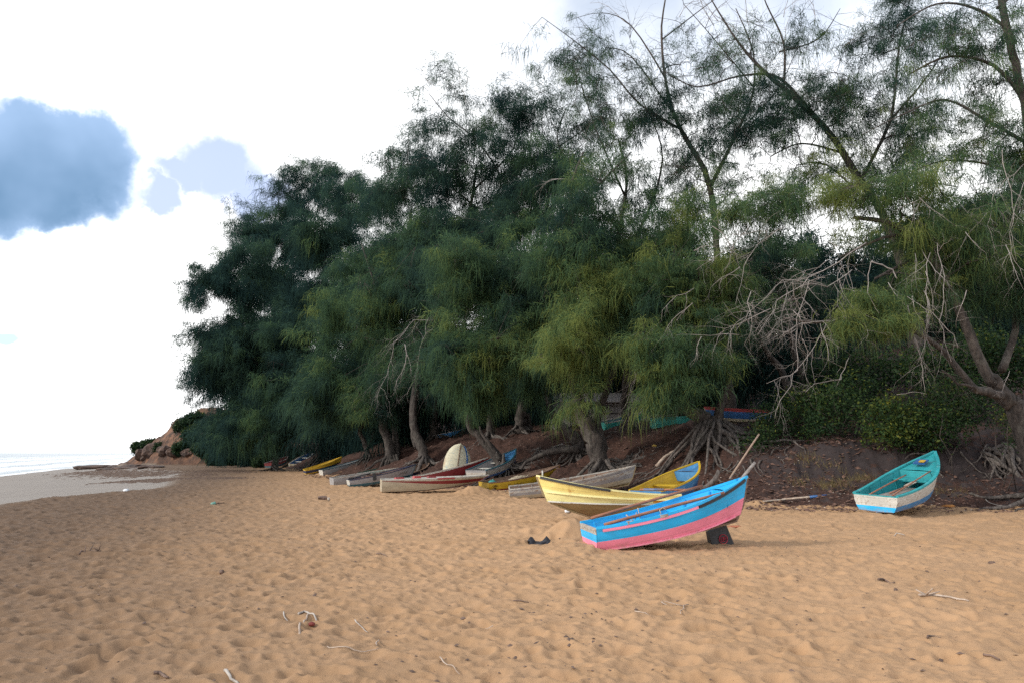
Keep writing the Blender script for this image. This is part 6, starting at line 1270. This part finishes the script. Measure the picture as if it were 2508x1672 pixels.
# roots hanging from the cut bank
def cutroots(label, cx, cy, spread, n, seed, L=.9, r=.03):
    rg = random.Random(seed); p = np.array(atp(cx, cy)); o = empty('exposed_roots', p); tag(o, label, 'roots', 'bare roots on the earth bank'); mb = MB()
    for k in range(n):
        s = p + np.array([rg.gauss(0, spread), rg.gauss(.3, .25), 0]); s[2] = Hs(s[0], s[1]) + .12
        root_path(mb, s, rg.uniform(-2.9, -.3), L * rg.uniform(.6, 1.5), r * rg.uniform(.5, 1.4), rg)
    mb.v = [tuple(np.array(q) - p) for q in mb.v]; mb.build('root', BARK_ROOT, o)
cutroots('tangle of grey roots on the bank between pink bow and grey cut', *z1(2130, 330), 1.0, 16, 1)
cutroots('thick dark arching roots on the bank right of the teal boat', *z4(1960, 930), .8, 14, 2, 1.3, .06)
cutroots('pale twisted roots at the right edge of the bank', *z4(2260, 900), .35, 9, 3, 1.4, .08)
cutroots('mat of dark roots left of the old leaning trunk', *z3(1000, 560), 1.2, 14, 4, 1.4, .04)
cutroots('tangle of thin roots at the foot of the blue and white boat', *z3(850, 640), .6, 14, 5, 1.2, .03)
cutroots('roots trailing right of the old leaning trunk', *z3(2000, 640), .6, 12, 6, 1.2, .035)
cutroots('thin roots on the slope under the massive root tree', *z6(1560, 650), .9, 14, 7, 1.2, .035)
for o in bpy.data.objects:
    if o.type == 'MESH' and o.parent is None and 'label' not in o.keys() and 'kind' not in o.keys(): print('untagged', o.name)
print('TOTAL polys', sum(len(o.data.polygons) for o in bpy.data.objects if o.type == 'MESH'))

def netheap(name, label, boat_fit, p, size, mat, seed, n=60):
    """heap of tangled net or rope: many loops in one soft pile"""
    rg = random.Random(seed); P = FITS[boat_fit]
    M = Matrix.Translation((P['X'], P['Y'], P['z'])) @ (Matrix.Rotation(P['yaw'], 4, 'Z') @ Matrix.Rotation(-P['pi'], 4, 'Y') @ Matrix.Rotation(P['ro'], 4, 'X'))
    o = empty(name, M @ Vector(p)); o.rotation_euler = M.to_euler(); tag(o, label, name.replace('_', ' ')); mb = MB(); pts = []
    for k in range(n):
        a = k * .9 + rg.random(); r = rg.random() ** .5
        pts.append((math.cos(a) * r * size[0], math.sin(a) * r * size[1], size[2] * (1 - r * r) * rg.uniform(.5, 1.1)))
    mb.tube(pts, .022, 5); mb.build('coil', mat, o)
netm = simple('brown_net', (.06, .035, .03), (.20, .12, .09), 20); ropeb = simple('blue_rope', (.03, .12, .22), (.10, .30, .42), 20)
netheap('net_heap', 'brown net heaped in the boat with the pale blue transom', 'b5', (1.4, -.1, .40), (.9, .35, .25), netm, 1, 130)
netheap('net_heap', 'dark net piled along the boat with the grey bow', 'b8', (1.3, .1, .36), (.8, .35, .22), netm, 2, 120)
netheap('rope_coil', 'old rope coil in the stern of the teal boat', 'teal', (.42, .25, .30), (.16, .16, .08), driftrope, 3, 50)
netheap('net_heap', 'dry yellowish net lying in the yellow boat with scribbled lettering', 'b14', (1.9, .0, .42), (.7, .3, .16), driftrope, 4, 90)
netheap('rope_coil', 'turquoise rope bundle at the stern of the yellow lettered boat', 'b14', (.5, .2, .40), (.18, .16, .10), simple('turq_rope', (.03, .25, .25), (.1, .42, .40), 20), 5, 50)
netheap('rope_coil', 'small rope coil on the floor of the pink boat', 'pink', (.75, .05, .20), (.2, .16, .07), driftrope, 6, 50)

# pieces that belong to a part go one level down
SUB = {'lettering': 'hull', 'rub_strip': 'hull', 'chine_strip': 'hull', 'chine_flange': 'hull', 'side_panel': 'hull', 'hatch_cover': 'foredeck', 'hatch_patch': 'foredeck', 'deck_patch': 'foredeck', 'bow_rail': 'gunwale', 'bow_fender': 'gunwale', 'rail_patch': 'gunwale', 'rowlock': 'gunwale', 'stamp': 'body', 'wrap': 'shaft', 'grip': 'shaft', 'rim': 'body', 'batten': 'front_wall', 'side_stripe': 'hull', 'dead_branch': 'trunk'}
for o in list(bpy.data.objects):
    want = SUB.get(o.name.split('.')[0])
    if want and o.parent:
        for c in o.parent.children:
            if c.name.split('.')[0] == want: o.parent = c; break
